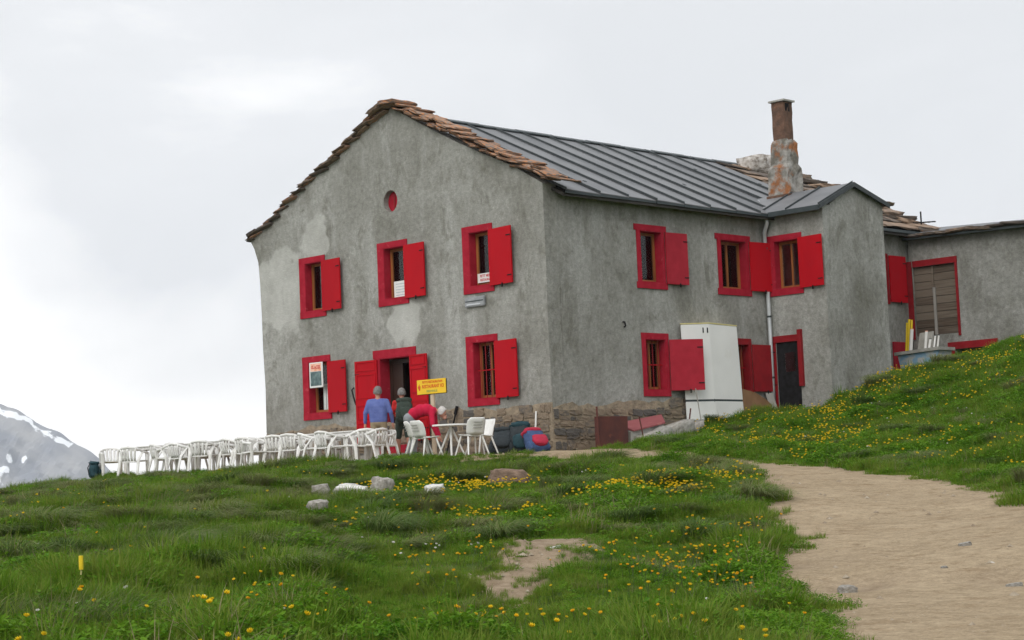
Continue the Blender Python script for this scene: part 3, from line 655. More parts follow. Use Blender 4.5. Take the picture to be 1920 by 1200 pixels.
# main door
dm = MB()
dm.mbox(FG, -6.10, -4.51, 2.62, 2.83, 0.002, 0.032); dm.mbox(FG, -6.02, -5.87, 0.42, 2.619, 0.002, 0.028); dm.mbox(FG, -4.68, -4.55, 0.42, 2.619, 0.002, 0.028)
dm.mbox(FG, -5.866, -5.85, 0.43, 2.61, -0.30, 0.024); dm.mbox(FG, -4.70, -4.684, 0.43, 2.61, -0.30, 0.024); dm.mbox(FG, -5.85, -4.70, 2.60, 2.616, -0.30, 0.024)
door = dm.build('door_frame', 'red_faded', house)
shutter(FG, -5.93, 0.76, 0.50, 2.60, 6, 'red', side=-1, name='door_leaf', rails=True)
shutter(FG, -4.70, 0.70, 0.50, 2.62, 6, 'red', side=1, name='door_leaf', rails=True)
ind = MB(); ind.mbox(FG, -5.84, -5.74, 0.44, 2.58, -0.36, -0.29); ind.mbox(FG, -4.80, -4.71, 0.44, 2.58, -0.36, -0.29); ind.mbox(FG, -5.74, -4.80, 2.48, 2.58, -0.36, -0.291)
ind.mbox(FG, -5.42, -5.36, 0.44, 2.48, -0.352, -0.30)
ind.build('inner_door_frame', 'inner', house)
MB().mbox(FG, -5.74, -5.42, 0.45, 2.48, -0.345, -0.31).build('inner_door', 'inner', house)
MB().mbox(FG, -6.0, -4.55, 0.20, 0.418, 0.003, 0.30).build('door_sill', 'red_faded', house)
MB().mbox(FG, -6.4, -4.2, -0.3, 0.198, 0.003, 0.75).build('door_step', 'concrete', house)

for s, sh in ((S1, (0.78, 4, 'red_dull')), (S2, (0.86, 9, 'red')), (S3, (0.88, 31, 'red_dull')), (S4, (0.86, 6, 'red_dark'))):
    window(FS, s, SI(s), bars=3 if s in (S3, S4) else 0, ear=0.08 if s in (S1, S2) else 0.01, white_sheet=0.95 if s is S1 else None, m='red_faded' if s is not S4 else 'red_dark', mull=s is not S1)
    shutter(FS, s[1] + 0.0, sh[0], s[2] + 0.14, s[3] - 0.15, sh[1], sh[2])
window(FS, S5, SI(S5), m='red_dark'); shutter(FS, S5[1], 0.78, 4.06, 5.40, 4, 'red')
MB().mbox(FS, 14.25, 15.2, 1.9, 2.92, 0.01, 0.07).build('low_door', 'red_dull', house)

# stone base under the plaster
def rock_mesh(name, m, seed, n=1, box=0.75, jit=0.10):
    r = random.Random(seed); bm = bmesh.new(); bmesh.ops.create_cube(bm, size=1.0)
    bmesh.ops.subdivide_edges(bm, edges=bm.edges[:], cuts=n, use_grid_fill=True)
    for v in bm.verts:
        s = v.co.normalized() * 0.62; v.co = v.co * box + s * (1 - box)
        v.co += Vector((r.uniform(-jit, jit), r.uniform(-jit, jit), r.uniform(-jit, jit)))
    me = bpy.data.meshes.new(name); bm.to_mesh(me); bm.free(); me.materials.append(M[m])
    me.polygons.foreach_set('use_smooth', [True] * len(me.polygons)); return me
stone_meshes = [rock_mesh('stone', 'stone', i, 2, 0.84, 0.10) for i in range(16)]
for q_ in stone_meshes: q_.polygons.foreach_set('use_smooth', [False] * len(q_.polygons))
def stone_base(F, u0, u1, top, name, seed, z0=-0.3):
    r = random.Random(seed)
    pts = [(u0, z0 - 0.4)]; pts.append((u1, z0 - 0.4)); u = u1
    while u > u0: pts.append((u, top(u) + r.uniform(-0.05, 0.05))); u -= r.uniform(0.12, 0.3)
    pts.append((u0, top(u0)))
    mb = MB(); tri = tessellate_polygon([[Vector((a, c, 0)) for a, c in pts]]); n = len(pts)
    mb.v = [tuple(F(a, c, 0.022)) for a, c in pts] + [tuple(F(a, c, -0.01)) for a, c in pts]; mb.f = [tuple(t) for t in tri]
    for i in range(n): mb.f.append((i, (i + 1) % n, n + (i + 1) % n, n + i))
    base = mb.build(name, 'mortar', house)
    z = z0
    while z < 1.3:
        hgt = r.choice((0.10, 0.13, 0.16, 0.19, 0.23)); u = u0 + 0.03
        while u < u1 - 0.05:
            wd = min(r.uniform(0.13, 0.50) * (0.7 + hgt * 1.6), u1 - 0.02 - u)
            zc = z + hgt / 2 + r.uniform(-0.02, 0.02); uc = u + wd / 2
            if wd > 0.08 and zc + hgt / 2 < top(uc) + 0.02:
                o = link('stone', r.choice(stone_meshes), base)
                o.location = F(uc, zc + r.uniform(-0.015, 0.015), 0.0 + r.uniform(-0.012, 0.012))
                sx = wd * r.uniform(0.86, 0.97); sz = hgt * r.uniform(0.72, 1.0); sy = r.uniform(0.07, 0.11)
                a = Vector(F(1, 0, 0)) - Vector(F(0, 0, 0))
                o.scale = (sx, sy, sz) if abs(a.x) > 0.5 else (sy, sx, sz)
                rt = r.uniform(-0.08, 0.08); o.rotation_euler = (0, rt, 0) if abs(a.x) > 0.5 else (rt, 0, 0)
            u += wd + 0.02
        z += hgt + 0.005
stone_base(FG, -10.53, 0.02, lambda u: 1.02 + 0.05 * math.sin(u * 1.3) + (0.14 if u > -4 else 0) - (0.05 if u < -9 else 0), 'stone_base', 5, 0.0)
stone_base(FS, 0.0, 5.0, lambda u: 1.08 + 0.04 * u + 0.04 * math.sin(u * 3), 'stone_base', 9, -0.05)

# roof -----------------------------------------------------------------
SL = 0.485
RZ = lambda x: 8.80 - SL * (x + 5.2)                       # top of the right slope
RZL = lambda x: 8.80 - 0.405 * (-5.2 - x)                  # left slope
dk = MB()
prof = [(-11.0, RZL(-11.0) - 0.08), (-5.2, 8.72), (0.36, RZ(0.36) - 0.08), (0.36, RZ(0.36) - 0.16), (-5.2, 8.60), (-11.0, RZL(-11.0) - 0.2)]
dk.prism(prof, lambda u, v, w: (u, w, v), 0.30, YE + 0.15)
dk.build('roof_deck', 'deck', house)
MB().hexa([(-11.05, 0.3, RZL(-11.05) - 0.06), (-5.2, 0.3, 8.74), (-5.2, YE, 8.74), (-11.05, YE, RZL(-11.05) - 0.06),
           (-11.05, 0.3, RZL(-11.05)), (-5.2, 0.3, 8.80), (-5.2, YE, 8.80), (-11.05, YE, RZL(-11.05))]).build('rear_roof_slope', 'roof', house)
PW = 1.045; x_top, x_bot = -5.16, 0.40
nP = 12
for i in range(nP):
    y0 = 0.5 + i * PW; y1 = y0 + PW
    if i == 0: y0 = 0.35
    lift = random.uniform(0, 0.012); xb = x_bot + random.uniform(-0.015, 0.03)
    if i >= 7: xb = min(xb, 0.40)
    P = []
    for dz in (-0.02, 0.0):
        P += [(x_top, y0, RZ(x_top) + dz + lift), (xb, y0, RZ(xb) + dz + lift + 0.018), (xb, y1 - 0.004, RZ(xb) + dz + lift - 0.006), (x_top, y1 - 0.004, RZ(x_top) + dz + lift)]
    pn = MB().hexa(P).build('roof_panel', 'roof', house)
    S = []
    for dz in (0.012, 0.062):
        S += [(x_top, y0 - 0.016, RZ(x_top) + dz + lift), (xb, y0 - 0.016, RZ(xb) + dz + lift), (xb, y0 + 0.02, RZ(xb) + dz + lift), (x_top, y0 + 0.02, RZ(x_top) + dz + lift)]
    MB().hexa(S).build('seam', 'seam', pn)
    MB().box(xb - 0.045, xb - 0.004, y0 + 0.01, y1 - 0.004, RZ(xb) - 0.075 + lift, RZ(xb) - 0.012 + lift).build('drip_edge', 'fascia', pn)
    for k in range(random.choice((0, 0, 1, 1, 2))):    # bolted patches
        xx = random.uniform(x_top + 0.8, xb - 0.8); yy = random.uniform(y0 + 0.2, y1 - 0.3)
        MB().hexa([(xx + a, yy + c, RZ(xx + a) + 0.004 + lift + d) for d in (0, 0.012) for a, c in ((0, 0), (0.08, 0), (0.08, 0.07), (0, 0.07))]).build('roof_fixing', 'zinc' if random.random() < 0.3 else 'seam', pn)
for i in range(10):   # ridge capping in lapped lengths
    y0 = 0.3 + i * 1.42; y1 = y0 + 1.46; z = 8.83 + (i % 2) * 0.012
    MB().hexa([(-5.36, y0, z - 0.07), (-5.2, y0, z), (-5.2, y1, z), (-5.36, y1, z - 0.07), (-5.36, y0, z - 0.04), (-5.2, y0, z + 0.03), (-5.2, y1, z + 0.03), (-5.36, y1, z - 0.04)]).build('ridge_cap', 'fascia', house)
    MB().hexa([(-5.199, y0, z), (-5.02, y0, z - 0.085), (-5.02, y1, z - 0.085), (-5.199, y1, z), (-5.199, y0, z + 0.03), (-5.02, y0, z - 0.055), (-5.02, y1, z - 0.055), (-5.199, y1, z + 0.03)]).build('ridge_cap', 'fascia', house)

slab_meshes = [rock_mesh('verge_slab', 'slab', 40 + i, 2, 0.84, 0.085) for i in range(12)]
slab_dark = [rock_mesh('verge_slab', 'slab_dark', 60 + i, 2, 0.84, 0.085) for i in range(12)]
def slab(meshes, x, y, z, sx, sy, sz, tilt, rz=0.0, name='verge_slab'):
    o = link(name, random.choice(meshes), house); o.location = (x, y, z); o.scale = (sx, sy, sz); o.rotation_euler = (random.uniform(-0.05, 0.05), tilt, rz); return o
# right verge: two uneven courses of lichened slabs following the gable
VR = [(-4.9, 9.04), (-4.41, 8.84), (-3.65, 8.47), (-2.73, 8.01), (-1.84, 7.51), (-0.96, 7.1), (-0.12, 6.68), (0.6, 6.33), (0.85, 6.22)]
VL = [(-4.9, 9.04), (-5.61, 8.93), (-6.36, 8.58), (-7.33, 8.11), (-8.33, 7.69), (-9.13, 7.31), (-9.95, 6.85), (-10.95, 6.43)]
def along(poly, x):
    for (a, za), (b, zb) in zip(poly, poly[1:]):
        if min(a, b) <= x <= max(a, b): return za + (zb - za) * (x - a) / (b - a)
    return poly[-1][1]
x = -4.95
while x < 0.42:
    ln = random.uniform(0.22, 0.52); zt = along(VR, min(x + ln / 2, 0.8))
    slab(slab_meshes, x + ln / 2, 0.20 + random.uniform(-0.05, 0.05), zt - 0.07 - random.uniform(0, 0.03), ln * 1.15, random.uniform(0.5, 0.75), random.uniform(0.045, 0.09), R(26) * random.uniform(0.5, 1.25), random.uniform(-0.3, 0.3))
    x += ln * 0.66
x = -4.9
while x < 0.25:
    ln = random.uniform(0.22, 0.5); zt = along(VR, x + ln / 2)
    slab(slab_meshes, x + ln / 2, 0.07 + random.uniform(-0.04, 0.04), zt - 0.175 - random.uniform(0, 0.035), ln * 1.1, random.uniform(0.4, 0.55), random.uniform(0.05, 0.10), R(26) * random.uniform(0.3, 1.2), random.uniform(-0.3, 0.3))
    x += ln * 0.80
x = -5.0
while x > -10.75:
    ln = random.uniform(0.36, 0.66); zt = along(VL, x - ln / 2)
    slab(slab_dark if random.random() < 0.75 else slab_meshes, x - ln / 2, 0.20 + random.uniform(-0.05, 0.05), zt - 0.07 - random.uniform(0, 0.03), ln * 1.12, random.uniform(0.5, 0.7), random.uniform(0.05, 0.10), -R(24) * random.uniform(0.3, 0.95), random.uniform(-0.12, 0.12))
    x -= ln * 0.68
x = -5.2
while x > -10.7:
    ln = random.uniform(0.36, 0.6); zt = along(VL, x - ln / 2)
    slab(slab_dark if random.random() < 0.6 else slab_meshes, x - ln / 2, 0.14 + random.uniform(-0.04, 0.04), zt - 0.15 - random.uniform(0, 0.03), ln * 1.08, random.uniform(0.4, 0.55), random.uniform(0.05, 0.09), -R(24) * random.uniform(0.3, 0.9), random.uniform(-0.1, 0.1))
    x -= ln * 0.85
slab(slab_dark, -10.95, 0.2, 6.26, 0.30, 0.55, 0.07, -0.1); slab(slab_dark, -10.88, 0.2, 6.42, 0.42, 0.6, 0.09, -0.35)
slab(slab_meshes, -5.05, 0.12, 9.0, 0.62, 0.8, 0.13, 0.05); slab(slab_dark, -5.45, 0.12, 8.93, 0.6, 0.8, 0.12, -0.3)
# slab roofing left bare towards the far end, and the far verge
for row in range(9):
    xx = -4.9 + row * 0.6
    yy = 13.1
    while yy < 15.6:
        ln = random.uniform(0.5, 0.85)
        slab(slab_dark, xx, yy + ln / 2, RZ(xx) + 0.02, 0.85, ln * 1.05, 0.07, R(21), random.uniform(-0.1, 0.1), 'roof_slab'); yy += ln
x = -5.1
while x < 0.35:
    ln = random.uniform(0.4, 0.65)
    slab(slab_dark, x + ln / 2, YE - 0.1, RZ(x + ln / 2) + 0.10, ln * 1.15, 0.9, random.uniform(0.12, 0.2), R(24) * random.uniform(0.1, 0.9), random.uniform(-0.15, 0.15))
    x += ln * 0.75
MB().box(0.20, 0.42, 11.3, YE + 0.1, 6.02, 6.10).build('rear_eave_trim', 'fascia', house)
# low limewashed stack on the ridge
st = link('limewashed_stack', rock_mesh('limewashed_stack', 'limewash', 90, 2, 0.86, 0.05), house); st.location = (-5.0, 15.2, 8.85); st.scale = (0.8, 0.85, 0.55)
st2 = link('limewashed_stack', rock_mesh('limewashed_stack', 'limewash', 91, 2, 0.86, 0.05), house); st2.location = (-4.75, 14.5, 8.72); st2.scale = (0.7, 0.8, 0.5)

# projecting wing -----------------------------------------------------
ww_o = (0.08, 1.16, 3.95, 5.54); ww_i = inn(ww_o, 0.22, 0.06, 0.17, 0.15)
wd_i = (0.19, 0.93, 0.55, 2.73)
wall('wing_front_wall', FWF, rect(0.02, WX, -0.8, 6.12), [rect(*ww_i), rect(*wd_i)], 'plaster_wing', house, 0.35)
wall('wing_end_wall', FWG, [(LW + 0.352, -0.8), (11.25, -0.8), (11.25, 6.37), (10.6, 6.60), (9.80, 6.74), (LW + 0.352, 6.22)], [], 'plaster_wing', house, 0.35)
MB().box(1.53, WX, LW, LW + 0.349, 6.121, 6.18).build('wing_corner', 'plaster_wing', house)
MB().box(0.02, WX - 0.352, 10.9, 11.25, -0.8, 6.3).build('wing_rear_wall', 'plaster_wing', house)
window(FWF, ww_o, ww_i, ear=0.03)
shutter(FWF, 1.10, 0.78, 4.08, 5.40, 4, 'red')
dm = MB(); dm.mbox(FWF, 0.05, 0.93, 2.73, 2.90, 0.002, 0.03); dm.mbox(FWF, 0.06, 0.188, 0.6, 2.729, 0.002, 0.026); dm.mbox(FWF, 0.932, 1.05, 1.55, 3.02, 0.002, 0.09)
dm.build('wing_door_frame', 'red_dark', house)
MB().mbox(FWF, 0.195, 0.925, 0.56, 2.725, -0.06, -0.02).build('wing_doorway_dark', 'black', house)  # black sheet painted in for the darkness inside the open doorway
MB().mbox(FWF, 0.45, 0.78, 1.95, 2.45, -0.019, -0.014).build('wing_doorway_pane', 'glass', house)
# wing roof in two slopes of sheet metal
WR = 9.78
def wing_panel(xa, xb, lift):
    P = []
    for dz in (-0.03, 0.0): P += [(xa, 8.18, 6.13 + dz + lift), (xb, 8.18, 6.13 + dz + lift), (xb, WR, 6.83 + dz + lift), (xa, WR, 6.83 + dz + lift)]
    o = MB().hexa(P).build('roof_panel', 'roof', house); S = []
    for dz in (0.004, 0.05): S += [(xb - 0.03, 8.18, 6.13 + dz + lift), (xb - 0.002, 8.18, 6.13 + dz + lift), (xb - 0.002, WR, 6.83 + dz + lift), (xb - 0.03, WR, 6.83 + dz + lift)]
    MB().hexa(S).build('seam', 'seam', o)
for i, (xa, xb) in enumerate(((-1.15, 0.05), (0.05, 0.95), (0.95, 1.98))): wing_panel(xa, xb - 0.003, 0.004 * i)
P = []
for dz in (-0.03, 0.0): P += [(-1.6, WR + 0.004, 6.83 + dz), (1.98, WR + 0.004, 6.83 + dz), (1.98, 11.42, 6.38 + dz), (-1.6, 11.42, 6.38 + dz)]
MB().hexa(P).build('roof_panel', 'roof', house)
MB().box(0.40, 1.99, 8.13, 8.178, 6.0, 6.125).build('wing_fascia', 'fascia', house)
MB().hexa([(1.985, 8.18, 6.03), (2.02, 8.18, 6.03), (2.02, WR, 6.73), (1.985, WR, 6.73), (1.985, 8.18, 6.15), (2.02, 8.18, 6.15), (2.02, WR, 6.85), (1.985, WR, 6.85)]).build('wing_verge_trim', 'seam', house)
MB().hexa([(1.985, WR, 6.73), (2.02, WR, 6.73), (2.02, 11.42, 6.28), (1.985, 11.42, 6.28), (1.985, WR, 6.85), (2.02, WR, 6.85), (2.02, 11.42, 6.40), (1.985, 11.42, 6.40)]).build('wing_verge_trim', 'seam', house)
slab(slab_dark, 1.75, 11.45, 6.42, 0.5, 0.5, 0.09, 0.05); slab(slab_dark, 1.0, 11.75, 6.3, 0.9, 0.6, 0.09, 0.05)
# drainpipe in the inner corner
pp = MB().tube([(0.28, 8.22, 6.03), (0.26, 8.25, 5.85), (0.115, 8.33, 5.65), (0.115, 8.34, 3.0), (0.115, 8.34, 0.7)], 0.052, 12).build('drainpipe', 'zinc', house, smooth=True)
for z in (5.2, 3.4, 1.8): MB().tube([(0.115, 8.34, z), (0.115, 8.34, z + 0.05)], 0.06, 12).build('pipe_clip', 'fascia', pp)

# chimney -------------------------------------------------------------
def stack(name, cx, cy, rings, m, parent, jit=0.02, seed=1):
    r = random.Random(seed); mb = MB(); per = 5 * 4
    for (z, hx, hy) in rings:
        for s in range(4):
            for k in range(5):
                t = -1 + 2 * k / 5
                x, y = [(t, -1), (1, t), (-t, 1), (-1, -t)][s]
                mb.v.append((cx + x * hx + r.uniform(-jit, jit), cy + y * hy + r.uniform(-jit, jit), z + r.uniform(-jit, jit)))
    for i in range(len(rings) - 1):
        for k in range(per): a = i * per + k; b = i * per + (k + 1) % per; mb.f.append((a, b, b + per, a + per))
    mb.f.append(tuple(range(per))[::-1]); mb.f.append(tuple((len(rings) - 1) * per + k for k in range(per)))
    return mb.build(name, m, parent)
ch = stack('chimney', -0.32, 10.0, [(6.3, .33, .36), (6.8, .33, .36), (7.0, .325, .35), (7.2, .32, .35), (7.4, .32, .345), (7.55, .31, .34), (7.66, .28, .27), (7.85, .275, .255), (8.1, .27, .25), (8.25, .265, .245), (8.34, .22, .21)], 'chim', house, 0.022, 4)
stack('chimney_top', -0.32, 10.0, [(8.33, .195, .195), (8.5, .195, .195), (8.7, .2, .195), (8.9, .195, .195), (9.1, .2, .2), (9.28, .195, .195), (9.38, .2, .2)], 'chimbrick', ch, 0.008, 6)
MB().box(-0.58, -0.06, 9.74, 10.26, 9.385, 9.43).build('chimney_cap', 'concrete', ch)
MB().box(-0.124, -0.118, 9.88, 10.08, 9.12, 9.34).build('flue_opening', 'black', ch)
MB().box(-0.66, 0.1, 9.56, 10.42, 6.35, 6.80).build('chimney_foot', 'chimbrick', ch)

# ------------------------------------------------------------------ side building at right
sb = thing('side_building', 'low grey plastered building at the right with a boarded red-framed window', 'building')
bw_i = (0.17, 1.58, 3.08, 5.08); lw_i = (1.42, 2.68, 1.6, 2.62)
wall('wall', FB, [(0.08, 0.5), (9.5, 0.5), (9.5, 5.72), (0.08, 5.92)], [rect(*bw_i), rect(*lw_i)], 'plaster_dull', sb, 0.4)
MB().box(9.1, 9.5, Y2 + 0.401, 20.0, 0.5, 5.7).build('end_wall', 'plaster_dull', sb)
MB().box(0.3, 9.1, Y2 + 1.5, Y2 + 1.6, 0.5, 5.6).build('inner_wall', 'interior', sb)
fb = MB(); fb.mbox(FB, -0.02, 1.66, 5.08, 5.26, 0.002, 0.04); fb.mbox(FB, 0.0, 0.168, 3.0, 5.079, 0.002, 0.035); fb.mbox(FB, 1.582, 1.655, 3.0, 5.079, 0.002, 0.035)
bwin = fb.build('boarded_window', 'red_dark', sb)
for i in range(9):
    z0 = 3.09 + i * 0.221; j = random.uniform(-0.008, 0.008)
    for (a, c) in ((0.175, 0.80), (0.812, 1.575)):
        MB().mbox(FB, a, c, z0 + 0.003, z0 + 0.214 + j * 0.3, -0.10 + j, -0.07 + j + random.uniform(0, 0.006)).build('plank', 'board', bwin, bevel=0.004)
MB().mbox(FB, 0.172, 1.578, 3.082, 5.078, -0.16, -0.12).build('plank_light_block', 'deck', bwin)  # unseen dark sheet, added to stop light showing between the planks
MB().mbox(FB, 0.80, 0.88, 3.09, 4.45, -0.055, -0.02).build('batten', 'greywood', bwin)
MB().mbox(FB, 0.77, 0.84, 4.46, 5.07, -0.055, -0.03).build('batten', 'board', bwin)
fb = MB(); fb.mbox(FB, 1.22, 2.80, 2.62, 2.82, 0.002, 0.05); fb.mbox(FB, 1.22, 1.418, 1.5, 2.619, 0.002, 0.045); fb.mbox(FB, 2.682, 2.80, 1.5, 2.619, 0.002, 0.045)
fb.build('low_window', 'red_dark', sb)
P = []
for dz in (-0.04, 0.0): P += [(0.02, Y2 - 0.32, 6.02 + dz), (9.8, Y2 - 0.32, 5.80 + dz), (9.8, 17.0, 5.95 + dz), (0.02, 17.0, 6.40 + dz)]
rfo = MB().hexa(P).build('roof', 'roof', sb)
x = 0.1
while x < 9.6:
    ln = random.uniform(0.45, 0.8); o = link('eave_slab', random.choice(slab_dark), rfo)
    o.location = (x + ln / 2, Y2 - 0.16, 5.965 - 0.0225 * x + random.uniform(-0.012, 0.02)); o.scale = (ln * 1.1, 0.5, random.uniform(0.07, 0.11)); o.rotation_euler = (random.uniform(-0.05, 0.05), random.uniform(-0.05, 0.1), random.uniform(-0.1, 0.1)); x += ln * 0.9
MB().hexa([(0.1, Y2 - 0.34, 5.86), (9.8, Y2 - 0.34, 5.64), (9.8, Y2 - 0.27, 5.64), (0.1, Y2 - 0.27, 5.86), (0.1, Y2 - 0.34, 5.93), (9.8, Y2 - 0.34, 5.71), (9.8, Y2 - 0.27, 5.71), (0.1, Y2 - 0.27, 5.93)]).build('gutter', 'fascia', rfo)
MB().tube([(0.2, Y2 - 0.1, 5.85), (0.22, Y2 - 0.06, 5.0), (0.24, Y2 - 0.06, 4.3)], 0.008, 5).build('cable', 'greywood', sb)
an = thing('television_antenna', 'small metal rod antenna on the rear roof corner', 'antenna', (0.05, 16.1, 6.25))
MB().tube([(0, 0, 0), (0, 0, 0.55)], 0.026, 6).build('mast', 'black', an)
MB().tube([(-0.2, -0.2, 0.22), (0.30, 0.30, 0.24)], 0.02, 6).build('boom', 'black', an)
for k in range(4):
    q = -0.18 + 0.12 * k; MB().tube([(q - 0.09, q + 0.09, 0.225 + q * 0.02), (q + 0.09, q - 0.09, 0.225 + q * 0.02)], 0.012, 5).build('rod', 'black', an)

# ------------------------------------------------------------------ things along the long side
def at(o, name): o.name = name; return o
cab = thing('white_cabin', 'tall white fibreglass cabin with creased front and two slots against the long wall', 'cabin')
def cab_ring(z, t):      # t: 0 bottom, 1 top
    s = 0.10 * (1 - t)
    return [(0.045, 4.80 + s * 0.4, z), (0.12, 4.64 + s * 0.7, z), (0.34, 5.50 + s * 1.1, z + 0.03 * t), (0.32, 6.66 + s * 1.3, z), (0.045, 6.84 + s * 1.3, z)]
mb = MB(); r0, r1, r2, r3, r4 = cab_ring(0.72, 0), cab_ring(1.20, 0.2), cab_ring(1.215, 0.2), cab_ring(3.10, 1), cab_ring(3.13, 1)
def loft(mb, rings):
    n = len(rings[0]); o = len(mb.v)
    for r_ in rings: mb.v += r_
    for i in range(len(rings) - 1):
        for k in range(n): a = o + i * n + k; b = o + i * n + (k + 1) % n; mb.f.append((a, b, b + n, a + n))
    mb.f.append(tuple(o + k for k in range(n))[::-1]); mb.f.append(tuple(o + (len(rings) - 1) * n + k for k in range(n)))
    return mb
loft(MB(), [r2, r3]).build('upper_shell', 'fibre', cab, bevel=0.018)
loft(MB(), [r0, r1]).build('lower_shell', 'fibre', cab, bevel=0.018)
ins_ = lambda ring, k: [((q[0] - 0.2) * k + 0.2, (q[1] - 5.5) * k + 5.5, q[2]) for q in ring]
loft(MB(), [ins_([(a, b, 1.17) for a, b, c in r1], 0.985), ins_([(a, b, 1.25) for a, b, c in r2], 0.985)]).build('joint_strip', 'fascia', cab)
loft(MB(), [ins_([(a, b, c + 0.001) for a, b, c in r3], 1.005), ins_([(a, b, c + 0.03) for a, b, c in r3], 1.005)]).build('top_trim', 'trimyellow', cab)
for k in range(2):
    y = 5.30 + k * 0.13; x = 0.12 + (y - 4.70) * 0.22 / 0.86 + 0.012
    MB().box(x, x + 0.012, y, y + 0.07, 2.90, 3.03).build('vent_slot', 'black', cab)
MB().box(0.1, 0.24, 5.0, 6.4, 0.4, 0.719).build('base_block', 'concrete', cab)

ply = thing('plywood_sheet', 'brown plywood sheet with rounded top leaning beside the white cabin', 'board')
MB().prism([(6.55, 0.55), (8.0, 0.55), (8.0, 1.12), (7.8, 1.25), (7.4, 1.42), (6.95, 1.50), (6.55, 1.52)], lambda u, v, w: (0.33 + w - (v - 0.55) * 0.12, u, v), 0, 0.02).build('sheet', 'plywood', ply)
gp = thing('grey_plank', 'weathered grey plank leaning against the inner corner by the dark doorway', 'plank')
MB().hexa([(0.30, 8.10, 0.5), (0.42, 8.30, 0.5), (0.40, 8.32, 0.5), (0.28, 8.12, 0.5), (0.10, 8.02, 1.42), (0.20, 8.20, 1.42), (0.18, 8.22, 1.42), (0.08, 8.04, 1.42)]).build('board', 'greywood', gp)

rs = thing('rusty_bin', 'dark rust brown open metal bin beside the stone base', 'bin', (0, 0, 0))
mb = MB()
a0, a1, b0, b1 = 0.66, 1.66, 0.05, 0.80
FR = lambda u, v, w: (0.82 + w, u, v)
mb.mbox(FR, a0, a1, b0, b1, 0, 0.015); mb.build('front_sheet', 'rust', rs)
for u in (a0, a1 - 0.015): MB().box(0.712, 0.819, u, u + 0.015, b0, b1 - 0.03).build('side_sheet', 'rust', rs)
MB().box(0.697, 0.711, a0, a1, b0, b1).build('back_sheet', 'rust', rs)
MB().tube([(0.86, 0.60, 0.05), (0.85, 0.585, 1.02)], 0.022, 6).build('corner_post', 'rust', rs)
hb = thing('cellar_hatch', 'faded pinkish red sloping metal cellar hatch over a stone kerb', 'hatch')
MB().hexa([(0.85, 1.85, 0.44), (0.85, 3.0, 0.62), (0.16, 3.7, 0.84), (0.16, 1.9, 0.62), (0.85, 1.85, 0.475), (0.85, 3.0, 0.655), (0.16, 3.7, 0.875), (0.16, 1.9, 0.655)]).build('lid', 'pinkmetal', hb)
MB().hexa([(0.80, 1.80, 0.0), (0.80, 3.0, 0.1), (0.14, 3.7, 0.3), (0.14, 1.86, 0.0), (0.80, 1.80, 0.43), (0.80, 3.0, 0.61), (0.14, 3.7, 0.83), (0.14, 1.86, 0.61)]).build('kerb', 'concrete', hb)
kb = thing('stone_kerb', 'rough stone kerb running up beside the pinkish cellar hatch', 'kerb')
for i, (y, z, s) in enumerate(((2.15, 0.22, 0.5), (2.6, 0.33, 0.55), (3.1, 0.42, 0.6), (3.55, 0.50, 0.5), (3.95, 0.46, 0.42))):
    o = link('kerb_stone', rock_mesh('kerb_stone', 'concrete' if i % 2 else 'rock', 120 + i, 2, 0.8, 0.06), kb); o.location = (1.0, y, z); o.scale = (0.34, s, 0.34); o.rotation_euler = (0.25, 0, 0.1 * (i - 2))
def rod(label, a, b, rad, m, name='iron_stake', cat='stake'):
    o = thing(name, label, cat, a); b = Vector(b) - Vector(a)
    MB().tube([(0, 0, 0), tuple(b * 0.5 + Vector((0.006, 0, 0))), tuple(b)], rad, 6).build('shaft', m, o)
    return o
rod('upright rusty stake in front of the cellar hatch', (1.05, 1.98, 0.10), (1.02, 1.86, 0.78), 0.016, 'rust')
rod('rusty stake tilting to the right of the cellar hatch', (1.15, 3.42, 0.25), (0.9, 3.92, 0.97), 0.018, 'rust')
rod('thin pole propped under the half-open lower shutter', (1.0, 4.22, 0.35), (0.86, 4.20, 1.46), 0.014, 'greywood', 'prop_pole', 'pole')
rod('white stick leaning on the stone base above the backpacks', (-0.46, -0.12, 0.4), (-0.45, -0.06, 0.99), 0.022, 'white', 'white_stick', 'stick')
bp_ = rod('black walking stick leaning on the wall beside the door', (-3.30, -0.30, 0.0), (-3.07, -0.08, 1.20), 0.02, 'black', 'walking_stick', 'walking stick')
MB().tube([(0.20, 0.19, 1.06), (0.24, 0.23, 1.26)], 0.038, 8).build('grip', 'black', bp_)
hk = thing('wall_hook', 'small black iron hook on the long wall', 'hook', (0.0, 2.62, 3.05))
MB().tube([(0.0, 0, 0.06), (0.06, 0, 0.05), (0.07, 0.01, -0.04), (0.03, 0.01, -0.07)], 0.022, 6).build('iron', 'black', hk)
hk = thing('door_hook', 'black iron hook beside the left door leaf', 'hook', (-6.85, -0.03, 1.75))
MB().tube([(-0.02, 0, 0.2), (-0.01, -0.08, 0.15), (0.06, -0.1, -0.02), (0.1, -0.05, -0.25)], 0.02, 6).build('iron', 'black', hk)

